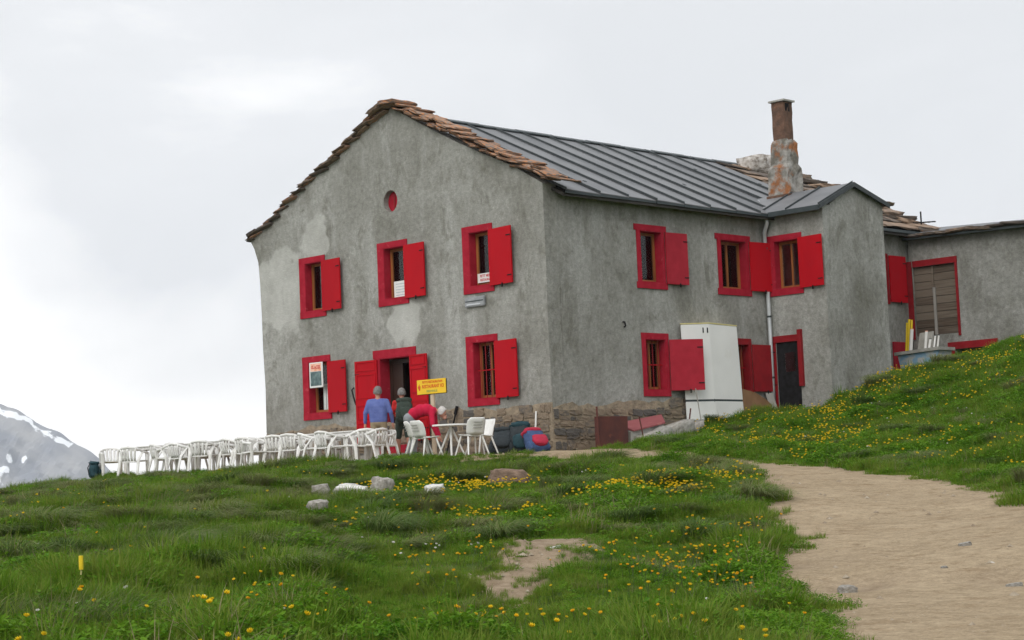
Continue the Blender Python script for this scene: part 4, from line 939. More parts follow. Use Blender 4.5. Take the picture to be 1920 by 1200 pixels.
# tub with poles on the bank
tub = thing('concrete_tub', 'grey and blue flaked concrete tub standing on the bank at right', 'tub', (0, 0, 0.05))
loft(MB(), [[(0.98, 13.2, 1.7), (2.06, 13.2, 1.7), (2.06, 13.75, 1.7), (0.98, 13.75, 1.7)], [(0.90, 13.1, 2.38), (2.16, 13.1, 2.44), (2.16, 13.85, 2.44), (0.90, 13.85, 2.38)]]).build('basin', 'bluetub', tub)
MB().hexa([(0.84, 13.02, 2.383), (2.24, 13.02, 2.443), (2.24, 13.9, 2.443), (0.84, 13.9, 2.383), (0.84, 13.02, 2.47), (2.24, 13.02, 2.53), (2.24, 13.9, 2.53), (0.84, 13.9, 2.47)]).build('rim', 'concrete', tub)
MB().hexa([(1.22, 13.6, 2.47), (1.68, 13.6, 2.50), (1.68, 13.66, 2.50), (1.22, 13.66, 2.47), (1.24, 13.75, 3.0), (1.66, 13.75, 3.02), (1.66, 13.81, 3.02), (1.24, 13.81, 3.0)]).build('back_board', 'concrete', tub)
for i, (x, zt, w, m, lab) in enumerate(((0.99, 3.33, 0.035, 'yellowpole', 'leftmost yellow pole standing behind the concrete tub'), (1.06, 3.42, 0.035, 'yellowpole', 'middle and tallest yellow pole behind the concrete tub'), (1.14, 3.40, 0.03, 'yellowpole', 'rightmost yellow pole behind the concrete tub'),
        (1.22, 3.12, 0.05, 'white', 'thick white tube leaning at the left end of the concrete tub'), (1.68, 3.02, 0.04, 'white', 'tall white tube standing mid way along the concrete tub'), (1.79, 2.80, 0.035, 'white', 'shortest white tube standing in the concrete tub'), (1.95, 2.88, 0.026, 'white', 'left one of two thin white tubes at the right end of the tub'), (2.06, 2.88, 0.026, 'white', 'right one of two thin white tubes at the right end of the tub'))):
    o = thing('pole' if m == 'yellowpole' else 'tube', lab, 'pole' if m == 'yellowpole' else 'tube', (x - 0.03, 13.3 if m == 'white' else 13.45, 2.47), group='poles and tubes at the concrete tub')
    MB().tube([(0, 0, -0.02), (0.05, 0.06, zt - 2.45)], w, 8).build('shaft', m, o)
    if m == 'white': MB().tube([(0.05, 0.06, zt - 2.45), (0.051, 0.061, zt - 2.43)], w * 1.02, 8).build('end_cap', 'salmon' if i < 5 else 'fascia', o)

# ------------------------------------------------------------------ notices and signs
def text_mesh(s, size, m):
    c = bpy.data.curves.new('text', 'FONT'); c.body = s; c.size = size; c.align_x = 'CENTER'; c.align_y = 'CENTER'; c.extrude = 0.0008; c.resolution_u = 2; c.offset = size * 0.03
    o = bpy.data.objects.new('text', c); COL.objects.link(o)
    dg = bpy.context.evaluated_depsgraph_get(); me = bpy.data.meshes.new_from_object(o.evaluated_get(dg)); bpy.data.objects.remove(o); bpy.data.curves.remove(c)
    me.materials.clear(); me.materials.append(M[m]); me.name = 'lettering'; return me
def put_text(s, size, m, parent, loc, sx=1.0):
    o = link('lettering', text_mesh(s, size, m), parent); o.location = loc; o.rotation_euler = (R(90), 0, 0); o.scale = (sx, 1, 1); return o
ys = thing('restaurant_sign', 'yellow sign with red lettering and arrow on a pale wooden post by the door', 'sign', (-1.60, -2.25, 0), R(2))
bd = MB().box(-0.46, 0.46, -0.02, 0.0, 1.455, 1.785).build('sign_board', 'yellow', ys, bevel=0.004)
MB().box(-0.45, 0.47, 0.001, 0.012, 1.445, 1.775).build('sign_backing', 'black', ys)
MB().box(-0.07, 0.03, 0.0125, 0.06, -0.05, 1.74).build('post', 'postwood', ys)
put_text('PETITE RESTAURATION', 0.075, 'signred', ys, (0.04, -0.0225, 1.725), 0.82)
put_text('RESTAURANT ICI', 0.105, 'signred', ys, (0.055, -0.0225, 1.625), 0.86)
put_text('BIENVENUE', 0.07, 'signgreen', ys, (0.02, -0.0225, 1.515), 0.95)
MB().prism([(-0.43, 1.62), (-0.37, 1.70), (-0.37, 1.645), (-0.34, 1.645), (-0.36, 1.54), (-0.385, 1.54), (-0.385, 1.60), (-0.39, 1.55)], lambda u, v, w: (u, -0.0205 - w, v), 0, 0.003).build('arrow', 'signred', ys)
pb = thing('price_board', 'small framed ice cream board with salmon header hanging in the lower left window', 'notice', (-8.31, -0.045, 2.38), 0)
MB().box(-0.27, 0.27, -0.03, 0.0, -0.33, 0.33).build('frame', 'paper', pb, bevel=0.01)
MB().box(-0.22, 0.22, -0.034, -0.031, 0.10, 0.30).build('header', 'salmon', pb)
MB().box(-0.22, 0.22, -0.034, -0.031, -0.28, 0.09).build('picture', 'teal', pb)
put_text('GLACES', 0.12, 'paperred', pb, (0, -0.0355, 0.2), 0.85)
n1_ = thing('paper_notice', 'white printed sheet standing in the middle upper window', 'notice', (-5.20, 0.16, 4.33))
MB().box(-0.21, 0.21, -0.004, 0.0, -0.20, 0.20).build('sheet', 'paper', n1_)
for k in range(5): MB().box(-0.14, 0.17, -0.007, -0.0045, 0.12 - k * 0.07, 0.135 - k * 0.07).build('printed_line', 'paperblue', n1_)
n2_ = thing('window_notice', 'white card with red lettering in the right upper window', 'notice', (-2.15, 0.16, 4.29))
MB().box(-0.26, 0.26, -0.004, 0.0, -0.11, 0.11).build('card', 'paper', n2_)
put_text('PETIT MENU', 0.088, 'paperred', n2_, (0.03, -0.006, 0.045), 0.85); put_text('RESTAURANT', 0.08, 'paperred', n2_, (0.03, -0.006, -0.05), 0.8)
pl = thing('name_plate', 'small grey metal plate under the right upper window', 'plate', (-2.32, -0.01, 3.72))
MB().box(-0.34, 0.34, -0.07, 0.0, -0.12, 0.12).build('plate', 'plate', pl, bevel=0.02)
MB().box(-0.30, 0.30, -0.078, -0.0705, 0.0, 0.025).build('engraved_band', 'fascia', pl)
MB().box(-0.26, 0.20, -0.078, -0.0705, -0.08, -0.05).build('engraved_line', 'zinc', pl)

# ------------------------------------------------------------------ chairs and tables
def box_mesh(x0, x1, y0, y1, z0, z1, name, m, parent, bevel=0.01): return MB().box(x0, x1, y0, y1, z0, z1).build(name, m, parent, bevel=bevel)
def slat_path(pa, pb, bulge):
    a, b = Vector(pa), Vector(pb); return [tuple(a + (b - a) * t + Vector((0, -bulge * math.sin(math.pi * t), 0))) for t in (0, 0.25, 0.5, 0.75, 1)]
def make_armchair():
    t = thing('garden_armchair', 'white plastic armchair', 'chair')
    seat = MB(); n = 8
    rows = []
    for i in range(6):
        y = 0.23 - i * 0.09; hw = 0.235 - 0.012 * i; dip = 0.012 * math.sin(math.pi * i / 5)
        rows.append([(-hw, y, 0.425 - i * 0.006), (-hw * 0.5, y, 0.418 - dip - i * 0.006), (hw * 0.5, y, 0.418 - dip - i * 0.006), (hw, y, 0.425 - i * 0.006)])
    o = len(seat.v); flat = [q for r_ in rows for q in r_]; seat.v = flat + [(a, b, c - 0.025) for a, b, c in flat]; N_ = len(flat)
    for i in range(5):
        for k in range(3):
            a = i * 4 + k; f = (a, a + 1, a + 5, a + 4); seat.f += [f, tuple(N_ + j for j in f[::-1])]
    rim = [0, 1, 2, 3, 7, 11, 15, 19, 23, 22, 21, 20, 16, 12, 8, 4]
    for a, b in zip(rim, rim[1:] + rim[:1]): seat.f.append((a, b, b + N_, a + N_))
    seat.build('seat', 'white', t, smooth=False)
    path = [(-0.27, 0.25, 0.615), (-0.285, 0.12, 0.63), (-0.29, -0.04, 0.65), (-0.265, -0.17, 0.70), (-0.17, -0.265, 0.755), (0, -0.295, 0.775), (0.17, -0.265, 0.755), (0.265, -0.17, 0.70), (0.29, -0.04, 0.65), (0.285, 0.12, 0.63), (0.27, 0.25, 0.615)]
    MB().tube(path, [0.034] * 11, 8, 0.5, up=(0, 0, 1)).build('back_rim', 'white', t, smooth=True)
    for k in range(5):
        s = (k - 2) / 2
        MB().tube(slat_path((s * 0.15, -0.21, 0.40), (s * 0.19, -0.285 + 0.035 * abs(s), 0.765 - 0.02 * abs(s)), 0.02), 0.030, 6, 0.35, up=(1, 0, 0)).build('slat', 'white', t, smooth=True)
    for s in (-1, 1):
        MB().tube([(s * 0.275, 0.235, 0.625), (s * 0.262, 0.235, 0.43), (s * 0.27, 0.265, 0.0)], [0.046, 0.044, 0.03], 6, 0.6, up=(1, 0, 0)).build('leg', 'white', t)
        MB().tube([(s * 0.285, -0.06, 0.65), (s * 0.24, -0.20, 0.42), (s * 0.255, -0.30, 0.0)], [0.036, 0.044, 0.03], 6, 0.6, up=(1, 0, 0)).build('leg', 'white', t)
        MB().tube([(s * 0.262, 0.22, 0.41), (s * 0.245, -0.20, 0.39)], 0.025, 6, 0.5, up=(0, 0, 1)).build('seat_rail', 'white', t)
    return t
def make_shellchair():
    t = thing('shell_chair', 'white plastic shell chair', 'chair')
    def sheet(prof, name):      # prof: list of (y,z,halfwidth,curl)
        mb = MB(); n = 6
        for off in (0, 0.018):
            for (y, z, hw, cu) in prof:
                for k in range(n + 1):
                    s = -1 + 2 * k / n; mb.v.append((s * hw, y + cu * s * s - (0 if off == 0 else 0.012), z - off + 0.02 * s * s * (1 if name == 'seat' else 0)))
        N_ = len(prof) * (n + 1)
        for i in range(len(prof) - 1):
            for k in range(n): a = i * (n + 1) + k; f = (a, a + 1, a + n + 2, a + n + 1); mb.f += [f, tuple(N_ + j for j in f[::-1])]
        ed = [i for i in range(n + 1)] + [i * (n + 1) + n for i in range(1, len(prof))] + [(len(prof) - 1) * (n + 1) + k for k in range(n - 1, -1, -1)] + [i * (n + 1) for i in range(len(prof) - 2, 0, -1)]
        for a, b in zip(ed, ed[1:] + ed[:1]): mb.f.append((a, b, b + N_, a + N_))
        return mb.build(name, 'white', t, smooth=True)
    sheet([(0.24, 0.44, 0.20, -0.02), (0.1, 0.435, 0.225, 0), (-0.05, 0.42, 0.22, 0), (-0.17, 0.42, 0.21, 0)], 'seat')
    bk = sheet([(-0.17, 0.43, 0.21, 0.03), (-0.215, 0.52, 0.225, 0.06), (-0.25, 0.63, 0.23, 0.07), (-0.285, 0.74, 0.225, 0.06), (-0.305, 0.80, 0.17, 0.03)], 'backrest')
    for z, y in ((0.58, -0.258), (0.64, -0.278), (0.70, -0.296)): MB().box(-0.11, 0.11, y - 0.012, y - 0.002, z - 0.006, z + 0.006).build('slot', 'greywood', bk)
    for sx in (-1, 1):
        for sy in (-1, 1):
            MB().tube([(sx * 0.17, sy * 0.14, 0.43), (sx * 0.26, sy * 0.27, 0.0)], [0.022, 0.016], 8).build('leg', 'white', t)
    return t
def make_table(L_=1.35, W_=0.8, m='white'):
    t = thing('garden_table', 'white plastic garden table', 'table')
    box_mesh(-L_ / 2, L_ / 2, -W_ / 2, W_ / 2, 0.695, 0.725, 'tabletop', m, t, 0.012)
    ap = MB()
    for s in (-1, 1):
        ap.box(-L_ / 2 + 0.03, L_ / 2 - 0.03, s * (W_ / 2 - 0.05) - 0.01, s * (W_ / 2 - 0.05) + 0.01, 0.63, 0.694); ap.box(s * (L_ / 2 - 0.05) - 0.01, s * (L_ / 2 - 0.05) + 0.01, -W_ / 2 + 0.07, W_ / 2 - 0.07, 0.63, 0.694)
    ap.build('apron', 'white', t)
    for sx in (-1, 1):
        for sy in (-1, 1):
            MB().tube([(sx * (L_ / 2 - 0.09), sy * (W_ / 2 - 0.09), 0.69), (sx * (L_ / 2 - 0.05), sy * (W_ / 2 - 0.06), 0)], [0.034, 0.022], 8).build('leg', 'white', t)
    return t
def make_round_table():
    t = thing('round_table', 'white round plastic table between the shell chairs right of the door', 'table')
    mb = MB(); n = 24; c = [(0.45 * math.cos(2 * math.pi * k / n), 0.45 * math.sin(2 * math.pi * k / n)) for k in range(n)]
    mb.prism(c, lambda u, v, w: (u, v, w), 0.69, 0.725); mb.build('tabletop', 'white', t)
    MB().tube([(0, 0, 0.69), (0, 0, 0.40)], 0.04, 10).build('column', 'white', t)
    for k in range(4):
        a = math.pi / 4 + k * math.pi / 2; MB().tube([(0.03 * math.cos(a), 0.03 * math.sin(a), 0.62), (0.32 * math.cos(a), 0.32 * math.sin(a), 0)], [0.026, 0.02], 8).build('leg', 'white', t)
    return t
GRP = 'white armchairs along the terrace edge'
TG = 'white tables along the terrace edge'
first = {'a': make_armchair(), 's': make_shellchair(), 't': make_table()}; used = set()
def place(kind, x, y, rz, label, group):
    o = first[kind] if kind not in used else copy_tree(first[kind]); used.add(kind)
    o.location = (x, y, max(h1(x, y), -0.05) + 0.004); o.rotation_euler = (0, 0, rz); o['label'] = label
    if kind == 'a': o.scale = (1.08, 1.08, 0.93)
    if group: o['group'] = group
    return o
tables = [(-11.75, -2.9, 0.05), (-10.25, -2.75, -0.04), (-8.75, -2.95, 0.03), (-7.0, -2.85, 0.0), (-5.45, -2.75, 0.04), (-3.95, -2.8, -0.03)]
tl = ['white table at the far left end of the terrace row', 'second white table from the left end of the terrace row', 'third white table from the left end of the terrace row', 'third white table of the row counting from the door', 'second white table of the row counting from the door', 'white table of the long row nearest to the door']
for (x, y, a), lb in zip(tables, tl): place('t', x, y, a, lb, TG)
spots = []
for i, (x, y, a) in enumerate(tables):
    for k, (dx, dy, rz) in enumerate(((-0.36, -0.62, 0), (0.36, -0.64, 0), (-0.34, 0.64, math.pi), (0.38, 0.62, math.pi))):
        if (i, k) in ((0, 0), (0, 1), (2, 1), (1, 0)): continue
        spots.append((x + dx + random.uniform(-0.08, 0.08), y + dy * random.uniform(0.85, 1.35), rz + random.gauss(0, 0.6)))
spots += [(-9.6, -3.75, 1.4), (-6.2, -3.72, -1.7), (-9.5, -1.9, 2.6)]; spots.append((-12.85, -3.35, -2.0)); spots.append((-11.3, -3.75, 0.5)); spots.append((-10.2, -3.6, -0.35)); spots.append((-8.3, -3.75, 0.6)); spots.append((-3.0, -3.2, 1.3)); spots.append((-2.85, -3.0, 1.75))
spots.sort(key=lambda s: s[0] * 0.71 + s[1] * 0.70)
nth = ['first', 'second', 'third', 'fourth', 'fifth', 'sixth', 'seventh', 'eighth', 'ninth', 'tenth', 'eleventh', 'twelfth', 'thirteenth', 'fourteenth', 'fifteenth', 'sixteenth']
for i, (x, y, a) in enumerate(spots):
    j = len(spots) - 1 - i
    if i == 0: lb = 'leftmost white plastic armchair on the terrace, standing apart against the sky'
    elif j == 0: lb = 'rightmost white plastic armchair of the long terrace row, below the door'
    elif i <= j: lb = nth[i] + ' white plastic armchair from the left end of the long terrace row'
    else: lb = nth[j] + ' white plastic armchair from the door end of the long terrace row'
    place('a', x, y, a, lb, GRP)
SG = 'white shell chairs at the round table'
rt = make_round_table(); rt.location = (-0.12, -3.12, 0.0); rt.scale = (0.9, 0.9, 0.95)
for x, y, rz, lb in ((-0.62, -3.62, -0.55, 'white shell chair at the round table nearest the man in crimson'), (-0.22, -3.78, -0.12, 'white shell chair with its slotted back to the viewer at the round table'),
                     (0.62, -3.22, 1.35, 'rightmost white shell chair, at the round table beside the stone base'), (0.10, -2.42, 3.0, 'white shell chair on the wall side of the round table')):
    place('s', x, y, rz, lb, SG)

# ------------------------------------------------------------------ people
def capsule(mb, a, b, ra, rb, n=12):
    a, b = Vector(a), Vector(b); d = b - a; L_ = d.length; t = d.normalized(); pts, rad = [], []
    for k in range(5): an = math.pi / 2 * k / 4; pts.append(a - t * ra * math.cos(an)); rad.append(max(ra * math.sin(an), 1e-3))
    for k in range(1, 4): f = k / 4; pts.append(a + d * f); rad.append(ra + (rb - ra) * f)
    for k in range(5): an = math.pi / 2 * k / 4; pts.append(b + t * rb * math.sin(an)); rad.append(max(rb * math.cos(an), 1e-3))
    mb.tube([tuple(q) for q in pts], rad, n)
def ellip(mb, c, r, n=14):
    o = len(mb.v); rows = 9
    for i in range(rows + 1):
        ph = math.pi * i / rows
        for k in range(n):
            th = 2 * math.pi * k / n; mb.v.append((c[0] + r[0] * max(math.sin(ph), 0.02) * math.cos(th), c[1] + r[1] * max(math.sin(ph), 0.02) * math.sin(th), c[2] + r[2] * math.cos(ph)))
    for i in range(rows):
        for k in range(n): a = o + i * n + k; b = o + i * n + (k + 1) % n; mb.f.append((a, a + n, b + n, b))
    mb.f.append(tuple(o + k for k in range(n))); mb.f.append(tuple(o + rows * n + k for k in range(n))[::-1])
def person(label, loc, rz, segs, head, mats, hair):
    p = thing('person', label, 'person', loc, rz)
    mb = MB()
    for a, b, ra, rb, m in segs: capsule(mb, a, b, ra, rb)
    hc, hr, face = head; ellip(mb, hc, hr)
    fv = Vector(face).normalized(); sd = fv.cross(Vector((0, 0, 1))).normalized()
    nose = Vector(hc) + fv * (hr[1] * 0.98); capsule(mb, tuple(nose - fv * 0.02 + Vector((0, 0, 0.02))), tuple(nose + fv * 0.012 - Vector((0, 0, 0.012))), 0.012, 0.016, 8)
    chin = Vector(hc) + fv * hr[1] * 0.55 - Vector((0, 0, hr[2] * 0.78)); ellip(mb, tuple(chin), (0.045, 0.045, 0.04), 10)
    for s in (-1, 1): ellip(mb, tuple(Vector(hc) + sd * s * hr[0] * 1.0 - Vector((0, 0, 0.01))), (0.018, 0.022, 0.034), 8)
    raw = mb.mesh('raw'); o = bpy.data.objects.new('raw', raw); COL.objects.link(o)
    md = o.modifiers.new('r', 'REMESH'); md.mode = 'VOXEL'; md.voxel_size = 0.0125; md.use_smooth_shade = True
    sm = o.modifiers.new('s', 'SMOOTH'); sm.factor = 0.5; sm.iterations = 9
    dg = bpy.context.evaluated_depsgraph_get(); me = bpy.data.meshes.new_from_object(o.evaluated_get(dg)); bpy.data.objects.remove(o)
    me.name = 'body'; me.materials.clear()
    for m in mats: me.materials.append(M[m])
    nF = len(me.polygons); ce = np.empty(nF * 3, np.float32); me.polygons.foreach_get('center', ce); ce = ce.reshape(-1, 3)
    best = np.full(nF, 1e9); idm = np.zeros(nF, np.int32)
    for a, b, ra, rb, m in segs + [((hc[0], hc[1], hc[2] - 0.06), (hc[0], hc[1], hc[2] + 0.06), hr[0] * 0.98, hr[0] * 0.98, 0)]:
        a_, b_ = np.array(a), np.array(b); d = b_ - a_; t = np.clip(((ce - a_) @ d) / (d @ d + 1e-9), 0, 1)
        dist = np.linalg.norm(ce - a_ - t[:, None] * d, axis=1) - (ra + (rb - ra) * t)
        k = dist < best; best[k] = dist[k]; idm[k] = m
    me.polygons.foreach_set('material_index', idm); me.polygons.foreach_set('use_smooth', np.ones(nF, bool))
    link('body', me, p)
    # eyes and mouth on the face, hair over the skull
    for s in (-1, 1):
        e_ = MB(); ellip(e_, tuple(Vector(hc) + fv * hr[1] * 0.90 + sd * s * 0.032 + Vector((0, 0, 0.012))), (0.013, 0.013, 0.009), 8); e_.build('eye', 'black', p, smooth=True)
    mo = MB(); ellip(mo, tuple(Vector(hc) + fv * hr[1] * 0.90 - Vector((0, 0, 0.062))), (0.024, 0.010, 0.006), 8); mo.build('mouth', 'crimson', p, smooth=True)
    if hair:
        hm = MB(); n = 20; rows = 10; rr_ = random.Random(3)
        for i in range(rows + 1):
            ph = math.pi * 0.62 * i / rows
            for k in range(n):
                th = 2 * math.pi * k / n; dv = Vector((math.sin(ph) * math.cos(th), math.sin(ph) * math.sin(th), math.cos(ph)))
                front = max(0.0, dv.dot(fv)); lift = 0.02 + rr_.uniform(-0.004, 0.006)
                z = dv.z + max(0, front - 0.35) * 1.2 if dv.z < 0.45 else dv.z
                hm.v.append((hc[0] - fv.x * 0.012 + dv.x * (hr[0] + lift), hc[1] - fv.y * 0.012 + dv.y * (hr[1] + lift), hc[2] + 0.006 + z * (hr[2] + lift)))
        for i in range(rows):
            for k in range(n): a = i * n + k; b = i * n + (k + 1) % n; hm.f.append((a, a + n, b + n, b))
        hm.build('hair', hair, p, smooth=True)
    return p
def hand(segs, wrist, d, side, m, curl=0.6):
    w = Vector(wrist); d = Vector(d).normalized(); s = Vector(side).normalized(); nrm = d.cross(s).normalized()
    palm = w + d * 0.085
    segs.append((tuple(w), tuple(palm), 0.030, 0.036, m))
    for k, ln in enumerate((0.072, 0.082, 0.077, 0.06)):
        b = palm + s * (k - 1.5) * 0.021 + d * 0.012; mid = b + d * ln * 0.5 + nrm * ln * 0.15 * curl; end = mid + (d * (1 - curl * 0.5) + nrm * curl).normalized() * ln * 0.5
        segs.append((tuple(b), tuple(mid), 0.0105, 0.0095, m)); segs.append((tuple(mid), tuple(end), 0.0095, 0.008, m))
    tb = w + d * 0.03 - s * 0.03; segs.append((tuple(tb), tuple(tb + d * 0.05 - s * 0.035 + nrm * 0.015), 0.013, 0.010, m))
def boots(segs, foot, fwd, m):
    f = Vector(foot); v = Vector(fwd).normalized(); segs.append((tuple(f + Vector((0, 0, 0.05)) - v * 0.05), tuple(f + v * 0.15 + Vector((0, 0, 0.04))), 0.052, 0.042, m))
    segs.append((tuple(f + Vector((0, 0, 0.06))), tuple(f + Vector((0, 0, 0.17))), 0.055, 0.052, m))

# man in the blue jumper, seen from behind (local +y is where he faces)
S = []
for s in (-1, 1):
    S += [((s * 0.10, 0, 0.90), (s * 0.115, 0.02 * s, 0.50), 0.105, 0.075, 2), ((s * 0.115, 0.02 * s, 0.50), (s * 0.12, -0.02 + 0.05 * s, 0.12), 0.072, 0.058, 2)]
    boots(S, (s * 0.12, -0.02 + 0.05 * s, 0), (s * 0.2, 1, 0), 3)
    S += [((s * 0.205, 0, 1.40), (s * 0.30, -0.04, 1.14), 0.068, 0.056, 1), ((s * 0.30, -0.04, 1.14), (s * 0.325, 0.05, 0.93), 0.054, 0.044, 1)]
    hand(S, (s * 0.327, 0.06, 0.91), (0.05 * s, 0.15, -1), (0, 1, 0) if s > 0 else (0, -1, 0), 0)
S += [((-0.08, 0, 0.98), (0.08, 0, 0.98), 0.135, 0.135, 1), ((-0.082, 0, 1.04), (0.082, 0, 1.04), 0.134, 0.134, 1), ((-0.088, 0, 1.10), (0.088, 0, 1.10), 0.134, 0.134, 1), ((-0.096, 0, 1.16), (0.096, 0, 1.16), 0.135, 0.135, 1), ((-0.106, 0, 1.22), (0.106, 0, 1.22), 0.135, 0.135, 1), ((-0.13, 0, 1.335), (0.13, 0, 1.335), 0.115, 0.115, 1), ((-0.115, 0, 1.28), (0.115, 0, 1.28), 0.135, 0.135, 1), ((-0.15, 0, 1.39), (0.15, 0, 1.39), 0.085, 0.085, 1),
      ((-0.08, 0, 0.90), (0.08, 0, 0.90), 0.12, 0.12, 2), ((0, 0, 1.42), (0, 0.02, 1.54), 0.06, 0.055, 0)]
person('grey-haired person in blue jumper and khaki trousers seen from behind near the door', (-3.72, -2.02, 0.0), R(40), S, ((0, 0.03, 1.63), (0.082, 0.098, 0.115), (0.1, 1, -0.05)), ['skin', 'bluewool', 'khaki', 'boot'], 'hairgrey')

# hiker stepping into the doorway
S = []
for s, k in ((-1, 0.14), (1, -0.12)):
    S += [((s * 0.09, 0, 0.90), (s * 0.10, k * 0.6 + 0.02, 0.58), 0.10, 0.085, 2), ((s * 0.10, k * 0.6 + 0.02, 0.58), (s * 0.10, k * 0.8 + 0.02, 0.48), 0.062, 0.058, 0), ((s * 0.10, k * 0.8, 0.48), (s * 0.10, k, 0.14), 0.056, 0.042, 0)]
    boots(S, (s * 0.10, k, 0), (0, 1, 0), 3)
    S += [((s * 0.19, 0, 1.38), (s * 0.25, 0.02, 1.14), 0.06, 0.05, 1), ((s * 0.25, 0.02, 1.14), (s * 0.20, 0.18, 0.98), 0.045, 0.036, 0)]
    hand(S, (s * 0.20, 0.19, 0.97), (-0.1 * s, 1, -0.4), (0, 0.3, 1), 0)
S += [((-0.07, 0, 0.92), (0.07, 0, 0.92), 0.125, 0.125, 2), ((-0.08, 0, 1.08), (0.08, 0, 1.08), 0.12, 0.12, 1), ((-0.10, 0.0, 1.25), (0.10, 0.0, 1.25), 0.125, 0.125, 1), ((-0.13, 0, 1.37), (0.13, 0, 1.37), 0.08, 0.08, 1), ((0, 0, 1.4), (0, 0.03, 1.52), 0.055, 0.05, 0)]
person('hiker in red shirt and dark green shorts stepping up to the open door', (-3.93, -1.05, 0.02), R(62), S, ((0, 0.05, 1.60), (0.08, 0.095, 0.11), (0, 1, -0.1)), ['skin', 'redshirt', 'greencloth', 'boot'], 'hairgrey')

# bending person in crimson: local +x is the way the back points (head end)
S = []
for s in (-1, 1):
    S += [((0, s * 0.10, 0.86), (0.06, s * 0.12, 0.48), 0.11, 0.078, 2), ((0.06, s * 0.12, 0.48), (-0.02 + 0.06 * s, s * 0.13, 0.12), 0.074, 0.06, 2)]
    boots(S, (-0.02 + 0.06 * s, s * 0.13, 0), (1, 0.1 * s, 0), 3)
    S += [((0.50, s * 0.17, 1.00), (0.52, s * 0.22, 0.72), 0.072, 0.058, 1), ((0.52, s * 0.22, 0.72), (0.60, s * 0.17, 0.50), 0.054, 0.042, 1)]
    hand(S, (0.605, s * 0.165, 0.48), (0.3, 0, -1), (0.4, 0.9, 0) if s > 0 else (-0.4, -0.9, 0), 0)
S += [((-0.02, -0.09, 0.88), (-0.02, 0.09, 0.88), 0.135, 0.135, 2), ((0.10, -0.08, 0.99), (0.10, 0.08, 0.99), 0.14, 0.14, 1), ((0.24, -0.10, 1.05), (0.24, 0.10, 1.05), 0.145, 0.145, 1), ((0.38, -0.11, 1.06), (0.38, 0.11, 1.06), 0.14, 0.14, 1), ((0.50, -0.13, 1.03), (0.50, 0.13, 1.03), 0.10, 0.10, 1), ((0.55, 0, 1.03), (0.66, 0, 1.00), 0.062, 0.055, 0)]
person('white-haired person in crimson fleece and grey trousers bending over by the round table', (-1.42, -3.10, 0.0), R(38), S, ((0.72, 0, 0.985), (0.082, 0.098, 0.115), (0.8, 0, -0.6)), ['skin', 'crimson', 'greycloth', 'boot'], 'hairwhite')

# ------------------------------------------------------------------ rucksacks
def rucksack(label, loc, rz, h, w, m, m2, lean=0.0, group=None):
    t = thing('rucksack', label, 'rucksack', loc, rz, group); t.rotation_euler = (lean, 0, rz)
    def blob(name, c, s, mm, seed, box=0.3):
        me = rock_mesh(name, mm, seed, 3, box, 0.06); o = link(name, me, t); o.location = c; o.scale = s; return o
    sd = int(abs(loc[0] * 100)) % 97
    blob('main_bag', (0, 0, h * 0.46), (w, w * 0.62, h * 0.86), m, sd)
    blob('top_lid', (0, 0.01, h * 0.90), (w * 0.92, w * 0.62, h * 0.2), m2, sd + 1)
    blob('front_pocket', (0, -w * 0.33, h * 0.36), (w * 0.72, w * 0.28, h * 0.42), m2, sd + 2)
    for s in (-1, 1): blob('side_pocket', (s * w * 0.48, 0, h * 0.25), (w * 0.24, w * 0.38, h * 0.36), m, sd + 3)
    for s in (-1, 1): MB().tube([(s * w * 0.22, w * 0.30, h * 0.85), (s * w * 0.26, w * 0.42, h * 0.6), (s * w * 0.25, w * 0.30, h * 0.2)], 0.022, 6, 0.4).build('strap', 'black', t)
    MB().tube([(-0.05, 0.1, h * 0.97), (0, 0.1, h * 1.03), (0.05, 0.1, h * 0.97)], 0.01, 5).build('handle', 'black', t)
    return t
rucksack('dark rucksack leaning left in front of the stone base', (-0.42, -1.25, 0.0), R(25), 0.66, 0.56, 'packdark', 'packdark', -0.5)
rucksack('tall dark teal rucksack standing between the other two by the stone base', (-0.02, -1.05, 0.0), R(45), 0.74, 0.46, 'packdark', 'packteal', -0.25)
rucksack('blue and red rucksack slumped on its side by the stone base', (0.62, -1.10, 0.02), R(80), 0.60, 0.48, 'packblue', 'packred', -0.6)
rucksack('green rucksack worn by the hiker at the door', (-3.73, -1.17, 0.92), R(62), 0.58, 0.36, 'greencloth', 'greencloth', -0.05)
rucksack('dark teal rucksack beside the leftmost chair at the terrace end', (-13.15, -3.75, -0.05), R(150), 0.44, 0.40, 'packteal', 'packteal', 0.1)

